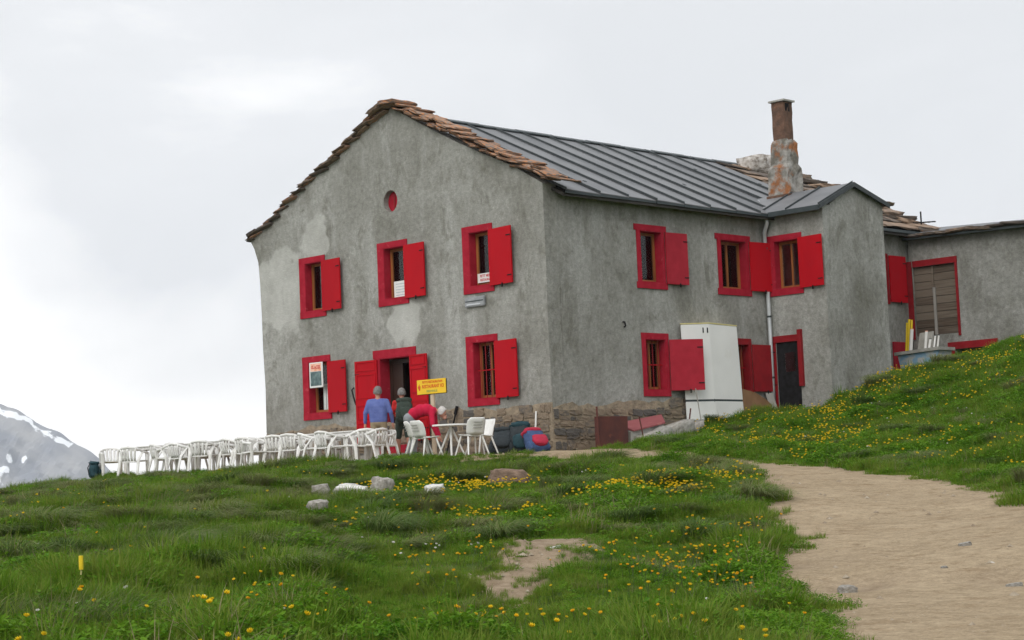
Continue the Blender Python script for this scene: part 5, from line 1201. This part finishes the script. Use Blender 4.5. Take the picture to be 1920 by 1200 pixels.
# ------------------------------------------------------------------ rocks and the marker stake
rocks = [((4.72, -9.98), (0.52, 0.26, 0.22), 'rockwhite', 'bright white flat rock, largest of the pale group in the left meadow', 0.5),
 ((4.30, -8.95), (0.30, 0.26, 0.27), 'rock', 'upright pale grey rock at the right end of the group in the left meadow', 0.1),
 ((4.60, -10.55), (0.26, 0.18, 0.18), 'rock', 'small beige rock at the left end of the pale group', 0.8),
 ((5.40, -10.75), (0.28, 0.2, 0.15), 'rock', 'low beige rock just below the bright white flat rock', 1.1),
 ((5.75, -10.45), (0.22, 0.18, 0.13), 'rock', 'small grey rock tucked under the bright white flat rock', 0.3),
 ((7.6, -13.1), (0.26, 0.2, 0.14), 'rock', 'half buried grey rock lowest of the pale group', 0.2),
 ((5.05, -6.65), (0.60, 0.38, 0.34), 'rockbrown', 'brown earthy boulder in the grass below the rucksacks', 0.75),
 ((6.22, -9.56), (0.30, 0.2, 0.14), 'rockwhite', 'small pale rock in the bare strip right of the group', 0.7),
 ((19.25, -16.60), (0.17, 0.12, 0.12), 'rock', 'small blocky grey stone lying in the dark pothole of the path', 0.8),
 ((20.78, -16.25), (0.13, 0.08, 0.05), 'rock', 'thin pale stone at the right edge of the path', 0.75),
 ((18.99, -14.06), (0.12, 0.09, 0.05), 'rock', 'flat pale stone on the sand at mid path', 0.7),
 ((16.90, -14.55), (0.16, 0.11, 0.05), 'rock', 'flat whitish stone at the grass edge where the path narrows', 0.9),
 ((15.38, -16.45), (0.15, 0.08, 0.04), 'rockwhite', 'flat white stone in the bare earth patch', 0.8),
 ((19.66, -15.57), (0.06, 0.045, 0.03), 'rock', 'small loose stone right of the pothole', 0.4)]
for i, ((x, y), s, m, lab, rz) in enumerate(rocks):
    if i < 6: x, y = x + 1.2, y - 1.2
    elif i < 8: x, y = x + 0.9, y - 0.9
    o = link('rock', rock_mesh('rock', m, 200 + i, 3, 0.62, 0.085)); o.location = (x, y, h1(x, y) + s[2] * (0.10 if x > 15 else 0.25) + (0.17 if x < 10 and i != 6 else 0.04 if i == 6 else 0)); o.scale = s; o.rotation_euler = (random.uniform(-0.2, 0.2), random.uniform(-0.2, 0.2), rz)
    tag(o, lab, 'rock', 'loose rocks in the meadow and on the path')
for i, (x, y, s, lab) in enumerate(((3.05, 14.6, 0.34, 'leftmost whitish stone along the foot of the side building wall'), (3.42, 14.55, 0.4, 'second whitish stone from the left along the side building wall'), (3.85, 14.5, 0.46, 'third whitish stone from the left along the side building wall'), (4.3, 14.4, 0.5, 'largest whitish stone at the right end along the side building wall'))):
    o = link('rock', rock_mesh('rock', 'rockwhite', 240 + i, 3, 0.6, 0.07)); o.location = (x, y, h1(x, y) + 0.14); o.scale = (s, s * 0.7, s * 0.7); o.rotation_euler = (0, 0, i)
    tag(o, lab, 'rock', 'whitish stones by the side building')
zs = h1(16.45, -23.07); mk = thing('marker_stake', 'short yellow marker stake standing in the lower left meadow', 'stake', (16.45, -23.07, zs))
MB().tube([(0, 0, -0.05), (0.005, 0, 0.32)], 0.007, 6).build('stem', 'trimyellow', mk)
MB().tube([(0.005, 0, 0.22), (0.005, 0, 0.33)], 0.018, 8).build('marker_head', 'yellowpole', mk)

# ------------------------------------------------------------------ mountain air
hz = bpy.data.materials.new('mountain_air'); hz.use_nodes = True; hz.node_tree.nodes.clear()
_o = hz.node_tree.nodes.new('ShaderNodeOutputMaterial'); _v = hz.node_tree.nodes.new('ShaderNodeVolumePrincipled')
_v.inputs['Color'].default_value = (0.86, 0.91, 1.0, 1); _v.inputs['Density'].default_value = 0.00013; _v.inputs['Anisotropy'].default_value = 0.1
hz.node_tree.links.new(_v.outputs[0], _o.inputs['Volume'])
hb_ = MB().box(-2950, 700, -800, 2700, -560, 430).build('haze', hz); tag(hb_, kind='stuff', label='pale mountain haze over the valley', cat='haze')

# ------------------------------------------------------------------ grass
def leaf_material(name, cols, transl=0.35, patch=0.6):
    m = bpy.data.materials.new(name); m.use_nodes = True
    nt = m.node_tree; b = nt.nodes['Principled BSDF']; N = nt.nodes.new; Lk = nt.links.new
    b.inputs['Roughness'].default_value = 0.6; b.inputs['Specular IOR Level'].default_value = 0.08
    oi = N('ShaderNodeObjectInfo'); at = N('ShaderNodeAttribute'); at.attribute_name = 'shade'
    n = N('ShaderNodeTexNoise'); n.inputs['Scale'].default_value = patch; n.inputs['Detail'].default_value = 6; n.inputs['Roughness'].default_value = 0.7; Lk(oi.outputs['Location'], n.inputs['Vector'])
    a = N('ShaderNodeMath'); a.operation = 'MULTIPLY_ADD'; a.inputs[1].default_value = 0.42; Lk(oi.outputs['Random'], a.inputs[0])
    s = N('ShaderNodeMath'); s.operation = 'MULTIPLY_ADD'; s.inputs[1].default_value = 0.40; Lk(at.outputs['Fac'], s.inputs[0])
    Lk(n.outputs['Fac'], a.inputs[2]); Lk(a.outputs[0], s.inputs[2])
    cr = N('ShaderNodeValToRGB'); el = cr.color_ramp.elements
    el[0].position = 0.45; el[0].color = (*cols[0], 1); el[1].position = 1.25 if False else 1.0; el[1].color = (*cols[-1], 1)
    for i, c in enumerate(cols[1:-1]):
        e_ = el.new(0.45 + 0.55 * (i + 1) / (len(cols) - 1)); e_.color = (*c, 1)
    Lk(s.outputs[0], cr.inputs['Fac']); Lk(cr.outputs['Color'], b.inputs['Base Color'])
    tr = N('ShaderNodeBsdfTranslucent'); Lk(cr.outputs['Color'], tr.inputs['Color'])
    ms = N('ShaderNodeMixShader'); ms.inputs[0].default_value = transl
    Lk(b.outputs[0], ms.inputs[1]); Lk(tr.outputs[0], ms.inputs[2]); Lk(ms.outputs[0], nt.nodes['Material Output'].inputs['Surface'])
    return m
M['grass'] = leaf_material('grass_blades', [(0.040, 0.096, 0.006), (0.067, 0.149, 0.009), (0.092, 0.192, 0.013), (0.122, 0.219, 0.018), (0.158, 0.214, 0.032)])
M['sedge'] = leaf_material('sedge_blades', [(0.039, 0.076, 0.015), (0.067, 0.117, 0.024), (0.094, 0.155, 0.036), (0.133, 0.183, 0.053), (0.187, 0.199, 0.080)])
M['herb'] = leaf_material('herb_leaves', [(0.034, 0.102, 0.006), (0.061, 0.161, 0.009), (0.088, 0.209, 0.012), (0.122, 0.241, 0.016)])
M['straw'] = leaf_material('dry_blades', [(0.13, 0.11, 0.055), (0.20, 0.165, 0.09), (0.27, 0.23, 0.13)])
def tuft(name, n, rad, hmin, hmax, w, m, lean=0.5, seed=1, segs=3, wind=(0.0, 0.0)):
    r = random.Random(seed); V, F, Sh = [], [], []
    for i in range(n):
        a = r.uniform(0, 6.283); d = rad * math.sqrt(r.random()); bx, by = d * math.cos(a), d * math.sin(a)
        hh = r.uniform(hmin, hmax); a2 = a + r.uniform(-1.0, 1.0); ln = r.uniform(0.1, lean) * hh
        dx, dy = math.cos(a2) * ln + wind[0] * hh, math.sin(a2) * ln + wind[1] * hh
        px, py = -math.sin(a2 + r.uniform(-0.7, 0.7)), math.cos(a2 + r.uniform(-0.7, 0.7)); o = len(V); sh = r.random()
        for k in range(segs + 1):
            t = k / segs; ww = w * (1 - t ** 1.6) * r.uniform(0.85, 1.1); z = hh * (t - 0.25 * t * t * (ln / hh) * 2); x, y = bx + dx * t * t, by + dy * t * t
            if k < segs: V += [(x - px * ww / 2, y - py * ww / 2, z), (x + px * ww / 2, y + py * ww / 2, z)]; Sh += [sh, sh]
            else: V.append((x, y, z)); Sh.append(sh)
        for k in range(segs - 1): F.append((o + 2 * k, o + 2 * k + 1, o + 2 * k + 3, o + 2 * k + 2))
        F.append((o + 2 * segs - 2, o + 2 * segs - 1, o + 2 * segs))
    me = bpy.data.meshes.new(name); me.from_pydata(V, [], F); me.update(); me.materials.append(M[m])
    at = me.attributes.new('shade', 'FLOAT', 'POINT'); at.data.foreach_set('value', np.array(Sh, np.float32)); return me
def tussock(name, n, rad, hgt, w, m, seed, wind):
    r = random.Random(seed); V, F, Sh = [], [], []
    for i in range(n):
        a = r.uniform(0, 6.283); d = rad * 0.45 * math.sqrt(r.random()); bx, by = d * math.cos(a), d * math.sin(a); o = len(V); sh = r.random() * 0.9
        reach = rad * r.uniform(0.35, 1.15); hh = hgt * r.uniform(0.7, 1.15); a2 = a + r.uniform(-0.6, 0.6); dx, dy = math.cos(a2) * reach + wind[0], math.sin(a2) * reach + wind[1]
        px, py = -math.sin(a2), math.cos(a2)
        for k in range(6):
            t = k / 5; z = hh * (2.1 * t - 1.55 * t * t) * (1 if t < 0.7 else 1.0); x, y = bx + dx * t ** 1.3, by + dy * t ** 1.3; ww = w * (1 - 0.8 * t)
            if k < 5: V += [(x - px * ww / 2, y - py * ww / 2, z), (x + px * ww / 2, y + py * ww / 2, z)]; Sh += [sh, sh]
            else: V.append((x, y, z)); Sh.append(sh)
        for k in range(4): F.append((o + 2 * k, o + 2 * k + 1, o + 2 * k + 3, o + 2 * k + 2))
        F.append((o + 8, o + 9, o + 10))
    me = bpy.data.meshes.new(name); me.from_pydata(V, [], F); me.update(); me.materials.append(M[m])
    at = me.attributes.new('shade', 'FLOAT', 'POINT'); at.data.foreach_set('value', np.array(Sh, np.float32)); return me
def herb(name, n, rad, hmax, size, m, seed):
    r = random.Random(seed); V, F, Sh = [], [], []
    for i in range(n):
        a = r.uniform(0, 6.283); d = rad * math.sqrt(r.random()); c = Vector((d * math.cos(a), d * math.sin(a), r.uniform(0.02, hmax) * (1.1 - 0.5 * d / rad)))
        nn = Vector((r.uniform(-0.7, 0.7), r.uniform(-0.7, 0.7), 1)).normalized(); u = nn.orthogonal().normalized(); u = (Matrix.Rotation(r.uniform(0, 6.28), 3, nn) @ u); v = nn.cross(u); s = size * r.uniform(0.6, 1.25); o = len(V); sh = r.random()
        for (p, q, zz) in ((-1, 0, 0), (-0.35, 0.42, 0.12), (0.5, 0.36, 0.1), (1.05, 0, -0.12), (0.5, -0.36, 0.1), (-0.35, -0.42, 0.12)): V.append(tuple(c + u * p * s + v * q * s + nn * zz * s)); Sh.append(sh)
        F += [(o, o + 1, o + 2, o + 3), (o, o + 3, o + 4, o + 5)]
    me = bpy.data.meshes.new(name); me.from_pydata(V, [], F); me.update(); me.materials.append(M[m])
    at = me.attributes.new('shade', 'FLOAT', 'POINT'); at.data.foreach_set('value', np.array(Sh, np.float32)); return me
TUFTS = {
 'lawn': [tuft('grass_tuft', 50, 0.13, 0.04, 0.11, 0.0095, 'grass', 0.9, 300 + i) for i in range(4)],
 'tall': [tuft('grass_tuft', 54, 0.10, 0.10, 0.24, 0.009, 'grass', 0.8, 320 + i, 4) for i in range(3)],
 'sedge': [tuft('grass_tuft', 70, 0.12, 0.11, 0.25, 0.0075, 'sedge', 1.2, 340 + i, 5, (0.35, 0.25)) for i in range(3)],
 'herb': [herb('herb_tuft', 90, 0.14, 0.13, 0.0175, 'herb', 360 + i) for i in range(3)],
 'tussock': [tussock('tussock', 400, 0.30, 0.21, 0.0085, 'sedge', 400 + i, (0.10, 0.06)) for i in range(4)],
 'straw': [tuft('dry_tuft', 20, 0.10, 0.10, 0.30, 0.0055, 'straw', 1.0, 380 + i, 4) for i in range(2)]}
# where things grow: patchy densities over the ground, denser and finer near the camera
def scatter(n, amin, amax, dmin, dmax, seed):
    r = np.random.default_rng(seed)
    d = r.uniform(dmin, dmax, n); a = r.uniform(-1, 1, n) * (0.285 * d + 4.2)
    keep = r.random(n) < 1
    x, y = cdw(a, d); return x[keep], y[keep], d[keep], a[keep], r
def inside_house(x, y): return ((x < 0.25) & (x > -10.9) & (y > -0.3)) | ((x < 2.1) & (y > 8.2)) | (y > 15.1) | ((x > 0) & (x < 0.95) & (y > 0.3) & (y < 8.3))
GX_, GY_, GD_, GA_, rg = scatter(450000, 0, 0, 9.0, 51.0, 21)
p0 = rg.random(len(GX_))
# even out: area grows with depth, so weight by depth and thin with distance
wgt = np.clip(GD_ / 51.0, 0, 1) * np.clip(26.0 / GD_, 0.55, 1.6)
keep = p0 < wgt * 0.9
GX_, GY_, GD_ = GX_[keep], GY_[keep], GD_[keep]
pm, tm, dm_ = masks(GX_, GY_); br = 1 - sstep(-0.42, 0.30, np.minimum.reduce([pm, tm + 0.2, dm_ + 0.05]))
keep = (rg.random(len(GX_)) > np.where(br > 0.985, br * np.where(dm_ < 0.3, 0.90, 1.01), br ** 0.7)) & ~inside_house(GX_, GY_)
edge = br[keep]; GX_, GY_, GD_ = GX_[keep], GY_[keep], GD_[keep]
GZ_ = H(GX_, GY_)
def field(s, off): return fbm(GX_ + off, GY_ - off, s, 3) + 0.5
f_sedge = field(1.5, 31); f_herb = field(2.6, 77); f_tall = field(1.6, 140); u_ = rg.random(len(GX_))
left = sstep(6, -8, (GX_ - CAM.x) * rh[0] + (GY_ - CAM.y) * rh[1])          # sedge hummocks favour the left slope
kind = np.full(len(GX_), 0)
kind[u_ < np.clip((f_tall - 0.50) * 3.5, 0.03, 0.55)] = 1
kind[u_ > 1 - np.clip((f_herb - 0.44) * 4.5 * (1 - 0.55 * left), 0.10, 0.8)] = 3
u2 = rg.random(len(GX_))
kind[u2 < np.clip((f_sedge - 0.53) * 7 * (0.08 + 0.92 * left), 0.0, 0.85) * 0.10] = 2
kind[(u2 > 0.93) & (edge > 0.02)] = 4; kind[(u2 > 0.992)] = 4; kind[(GX_ - 17.3) ** 2 + (GY_ + 17.0) ** 2 < 0.5 * u2] = 4
names = ['lawn', 'tall', 'sedge', 'herb', 'straw', 'tussock']
# tussocks stand apart from each other, mostly on the left slope
cand = np.flatnonzero((edge < 0.02) & (masks(GX_, GY_)[1] > 1.6) & (masks(GX_, GY_)[2] > 1.5) & (GD_ > 15.5)); rg.shuffle(cand); taken = []; cell = {}
pr = (0.10 + 0.90 * left) * np.clip((fbm(GX_ + 7, GY_ + 3, 3.0, 2) + 0.5) * 1.3, 0, 1)
for i in cand[:9000]:
    if rg.random() > pr[i]: continue
    c = (int(GX_[i] // 0.62), int(GY_[i] // 0.62))
    if any((c[0] + a, c[1] + b) in cell and (GX_[cell[(c[0] + a, c[1] + b)]] - GX_[i]) ** 2 + (GY_[cell[(c[0] + a, c[1] + b)]] - GY_[i]) ** 2 < 0.36 for a in (-1, 0, 1) for b in (-1, 0, 1)): continue
    cell[c] = i; taken.append(i)
kind[taken] = 5
def gn_scatter(obj, protos, label):
    ng = bpy.data.node_groups.new(label, 'GeometryNodeTree')
    ng.interface.new_socket('Geometry', in_out='INPUT', socket_type='NodeSocketGeometry'); ng.interface.new_socket('Geometry', in_out='OUTPUT', socket_type='NodeSocketGeometry')
    N = ng.nodes.new; Lk = ng.links.new
    gi, go = N('NodeGroupInput'), N('NodeGroupOutput')
    mtp = N('GeometryNodeMeshToPoints'); Lk(gi.outputs[0], mtp.inputs['Mesh'])
    ji = N('GeometryNodeGeometryToInstance')
    for p in protos:
        oi = N('GeometryNodeObjectInfo'); oi.inputs['Object'].default_value = p; oi.inputs['As Instance'].default_value = True; oi.transform_space = 'ORIGINAL'
        Lk(oi.outputs['Geometry'], ji.inputs[0])
    jg = N('GeometryNodeJoinGeometry')
    for l in list(ji.inputs[0].links): ng.links.remove(l)
    for nd_ in [q for q in ng.nodes if q.bl_idname == 'GeometryNodeObjectInfo']: Lk(nd_.outputs['Geometry'], jg.inputs[0])
    ng.nodes.remove(ji)
    iop = N('GeometryNodeInstanceOnPoints'); iop.inputs['Pick Instance'].default_value = True
    Lk(mtp.outputs[0], iop.inputs['Points']); Lk(jg.outputs[0], iop.inputs['Instance'])
    def attr(nm, ty):
        q = N('GeometryNodeInputNamedAttribute'); q.data_type = ty; q.inputs['Name'].default_value = nm; return [o for o in q.outputs if o.enabled and o.name == 'Attribute'][0]
    Lk(attr('pick', 'INT'), iop.inputs['Instance Index'])
    rot = N('ShaderNodeCombineXYZ'); Lk(attr('rx', 'FLOAT'), rot.inputs[0]); Lk(attr('ry', 'FLOAT'), rot.inputs[1]); Lk(attr('rz', 'FLOAT'), rot.inputs[2]); Lk(rot.outputs[0], iop.inputs['Rotation'])
    Lk(attr('sz', 'FLOAT'), iop.inputs['Scale'])
    Lk(iop.outputs[0], go.inputs[0])
    md = obj.modifiers.new('scatter', 'NODES'); md.node_group = ng
for ki, kn in enumerate(names):
    sel = kind == ki; n = int(sel.sum())
    if not n: continue
    x, y, z = GX_[sel], GY_[sel], GZ_[sel]; ed = edge[sel]
    me = bpy.data.meshes.new(kn + '_points'); me.vertices.add(n); me.vertices.foreach_set('co', np.c_[x, y, z - 0.008].astype(np.float32).ravel()); me.update()
    protos = []
    for t in TUFTS[kn]: protos.append(bpy.data.objects.new(t.name, t))
    sc_ = (0.75 + 0.55 * rg.random(n)) * (1 - 0.62 * ed) * (0.55 + 1.15 * np.clip((fbm(x + 60, y - 20, 0.75, 2) + 0.38) * 1.35, 0, 1))
    mk_ = masks(x, y); sc_ *= np.where(mk_[1] < 1.0, 0.62, 1.0) * np.where((x < 5) & (y > 8), 0.7, 1.0) * np.where(mk_[2] < 1.4, 0.45, 1.0)
    for nm, ty, v in (('pick', 'INT', rg.integers(0, len(protos), n)), ('rx', 'FLOAT', rg.uniform(-0.15, 0.15, n)), ('ry', 'FLOAT', rg.uniform(-0.15, 0.15, n)), ('rz', 'FLOAT', rg.uniform(0, 6.28, n) if kn not in ('sedge', 'tussock') else rg.uniform(-0.9, 0.9, n)), ('sz', 'FLOAT', sc_)):
        a_ = me.attributes.new(nm, ty, 'POINT'); a_.data.foreach_set('value', v.astype(np.int32 if ty == 'INT' else np.float32))
    o = link({'lawn': 'short_grass', 'tall': 'tall_grass', 'sedge': 'sedge_grass', 'herb': 'meadow_herbs', 'straw': 'dry_grass', 'tussock': 'grass_tussocks'}[kn], me)
    gn_scatter(o, protos, kn)
    tag(o, {'lawn': 'short green grass covering the meadow slope', 'tall': 'taller green grass clumps across the meadow', 'sedge': 'drooping grey green sedge hummocks on the left slope', 'herb': 'low broad-leaved herbs among the grass', 'straw': 'dry straw blades along the path edge', 'tussock': 'rounded drooping grass tussocks on the meadow slope'}[kn], 'grass', kind='stuff')
    print(kn, n)

# ------------------------------------------------------------------ flowers
M['petal'] = mat('yellow_petal', (0.80, 0.58, 0.02), (0.80, 0.44, 0.012), 20, 0.5, rnd=0.8, transl=0.25)
M['petalwhite'] = mat('white_petal', (0.72, 0.70, 0.66), (0.6, 0.56, 0.58), 20, 0.6, rnd=0.5, transl=0.2)
M['stem'] = mat('flower_stem', (0.06, 0.10, 0.02), (0.05, 0.08, 0.02), 8, 0.7)
def bloom_geo(r, seed, n=6):
    q = random.Random(seed); V, F = [], []
    for ring, (rr, zz, tl) in enumerate(((1.0, 0.0, 0.35), (0.72, 0.35, 0.15))):
        for k in range(n):
            a = 2 * math.pi * (k + ring * 0.5) / n + q.uniform(-0.1, 0.1); c, s = math.cos(a), math.sin(a); o = len(V); h = r * (0.75 + zz * 0.5)
            V += [(0, 0, -r * 0.4), (c * r * rr * 0.8 - s * r * 0.5, s * r * rr * 0.8 + c * r * 0.5, r * 0.1), (c * r * rr * (0.75 + tl), s * r * rr * (0.75 + tl), h), (c * r * rr * 0.8 + s * r * 0.5, s * r * rr * 0.8 - c * r * 0.5, r * 0.1)]
            F.append((o, o + 1, o + 2, o + 3))
    return V, F
def flower_density(x, y):
    n = np.clip((fbm(x + 300, y, 2.4, 3) + 0.5 - 0.46) * 5, 0, 1) ** 1.6
    lat = (x - CAM.x) * rh[0] + (y - CAM.y) * rh[1]; dep = (x - CAM.x) * fh[0] + (y - CAM.y) * fh[1]; px = lat / dep
    side = 0.012 + 0.988 * sstep(-0.10, 0.02, px); low = 0.6 * np.exp(-((px + 0.13) / 0.04) ** 2) * (dep < 18)
    n = n * np.where(px > 0.10, 0.55, 1.25); n = np.maximum(n, 0.16 * np.clip((fbm(x - 70, y + 30, 1.1, 2) + 0.5 - 0.40) * 5, 0, 1) * (px > 0.10) * (dep > 24))
    return np.clip(n * side + low * 0.5 * np.clip(n * 3, 0.05, 1), 0.008, 1)
fx_, fy_, fd_, fa_, r2 = scatter(80000, 0, 0, 10.5, 47.0, 55)
k_ = (r2.random(len(fx_)) < flower_density(fx_, fy_) * np.clip(fd_ / 47, 0.1, 1) * 0.85) & (bare(fx_, fy_) < 0.15) & ~inside_house(fx_, fy_) & (masks(fx_, fy_)[1] > 1.2)
fx_, fy_, fd_ = fx_[k_], fy_[k_], fd_[k_]
# they come in small bunches
ex, ey = [], []
for x, y in zip(fx_, fy_):
    for j in range(random.choice((1, 1, 2, 3))): ex.append(x + random.gauss(0, 0.10)); ey.append(y + random.gauss(0, 0.10))
ex, ey = np.array(ex), np.array(ey); ez = H(ex, ey); ed_ = (ex - CAM.x) * fh[0] + (ey - CAM.y) * fh[1]; ea_ = (ex - CAM.x) * rh[0] + (ey - CAM.y) * rh[1]
inview = (np.abs(ea_ / ed_) < 0.272) & (ed_ > 12.6)
order = np.argsort(np.where(inview, ed_, 1e9))
near_i = order[:290]; far_i = order[290:]
BL = []
for s in range(5):
    V, F = bloom_geo(0.0155, s); me = bpy.data.meshes.new('bloom'); me.from_pydata(V, [], F); me.update(); me.materials.append(M['petal']); BL.append(me)
STM = []
for s in range(4):
    st_ = MB(); q = random.Random(s); b_ = Vector((q.uniform(-0.04, 0.04), q.uniform(-0.04, 0.04), -0.2)); st_.tube([tuple(b_), tuple(b_ * 0.45 + Vector((0.008, 0, 0))), (0, 0, -0.004)], 0.0028, 4); STM.append(st_.mesh('stem', 'stem'))
near_white = 0
for i in near_i:
    o = link('yellow_flower', random.choice(BL)); hgt = random.uniform(0.18, 0.30); s = random.uniform(0.65, 1.1)
    o.location = (ex[i], ey[i], ez[i] + hgt); o.rotation_euler = (random.uniform(-0.5, 0.5), random.uniform(-0.5, 0.5), random.uniform(0, 6.28)); o.scale = (s, s, s)
    tag(o, 'yellow globe-shaped flower in the foreground meadow grass', 'flower', 'yellow flowers in the foreground meadow')
    link('stem', random.choice(STM), o)
def bulk(name, idxs, geos, m, label, hlo, hhi, smul):
    V, F = [], []
    for i in idxs:
        gv, gf = random.choice(geos); s = random.uniform(0.8, 1.35) * smul; o = len(V); hz = ez[i] + random.uniform(hlo, hhi); a = random.uniform(0, 6.28); c, sn_ = math.cos(a), math.sin(a); tx, ty = random.uniform(-0.4, 0.4), random.uniform(-0.4, 0.4)
        for (x, y, z) in gv: x2, y2 = x * c - y * sn_, x * sn_ + y * c; V.append((ex[i] + s * (x2 + tx * z), ey[i] + s * (y2 + ty * z), hz + s * (z - tx * x2 - ty * y2)))
        F += [tuple(j + o for j in f) for f in gf]
    me = bpy.data.meshes.new(name); me.from_pydata(V, [], F); me.update(); me.materials.append(M[m]); tag(link(name, me), label, 'flowers', kind='stuff')
geos = [bloom_geo(0.017, s) for s in range(6)]
bulk('distant_yellow_flowers', far_i, geos, 'petal', 'sprinkled yellow flowers across the far meadow and bank', 0.15, 0.27, 0.95)
# a scatter of small white flowers
wx, wy, wd_, wa_, r3 = scatter(7000, 0, 0, 11, 44, 88)
k_ = (r3.random(len(wx)) < flower_density(wx + 5, wy + 3) * np.clip(wd_ / 44, 0.1, 1) * 0.30) & (bare(wx, wy) < 0.1) & ~inside_house(wx, wy) & (masks(wx, wy)[1] > 1.5)
ex, ey = wx[k_], wy[k_]; ez = H(ex, ey)
bulk('small_white_flowers', range(len(ex)), geos, 'petalwhite', 'small whitish flowers dotted through the meadow', 0.13, 0.24, 0.75)
print('flowers', len(near_i), len(far_i), len(ex))

# ------------------------------------------------------------------ gravel on the path and the worn patches
gx, gy, gdp, _, r4 = scatter(34000, 0, 0, 11.5, 40, 99)
bb = bare(gx, gy); cl = np.clip((fbm(gx + 9, gy, 0.8, 3) + 0.5 - 0.42) * 4, 0.05, 1); near_dirt = masks(gx, gy)[2] < 0.5
k_ = (bb > 0.25) & (r4.random(len(gx)) < np.where(near_dirt, 0.9, 0.34 * cl) * np.clip(gdp / 30, 0.2, 1)) & ~inside_house(gx, gy)
gx, gy = gx[k_], gy[k_]; gz = H(gx, gy)
M['gravel'] = mat('path_gravel', (0.34, 0.29, 0.22), (0.20, 0.15, 0.10), 7, 0.95, c3=(0.50, 0.47, 0.42), s3=9, t3=0.58)
V, F = [], []
for x, y, z in zip(gx, gy, gz):
    s_ = 0.007 + 0.045 * r4.random() ** 6; o = len(V); a = r4.uniform(0, 6.28)
    for (ux, uy, uz) in ((1, 0, 0), (0.2, 0.9, 0.1), (-0.9, 0.3, 0), (-0.4, -0.8, 0.1), (0.6, -0.7, 0), (0.1, 0, 0.75)):
        ux *= r4.uniform(0.7, 1.3); uy *= r4.uniform(0.6, 1.2); V.append((x + s_ * (ux * math.cos(a) - uy * math.sin(a)), y + s_ * (ux * math.sin(a) + uy * math.cos(a)), z + s_ * uz - 0.002))
    F += [(o + k, o + (k + 1) % 5, o + 5) for k in range(5)]
me = bpy.data.meshes.new('gravel'); me.from_pydata(V, [], F); me.update(); me.materials.append(M['gravel'])
tag(link('gravel', me), 'loose gravel scattered over the sandy path and worn patches', 'gravel', kind='stuff')
print('gravel', len(gx))
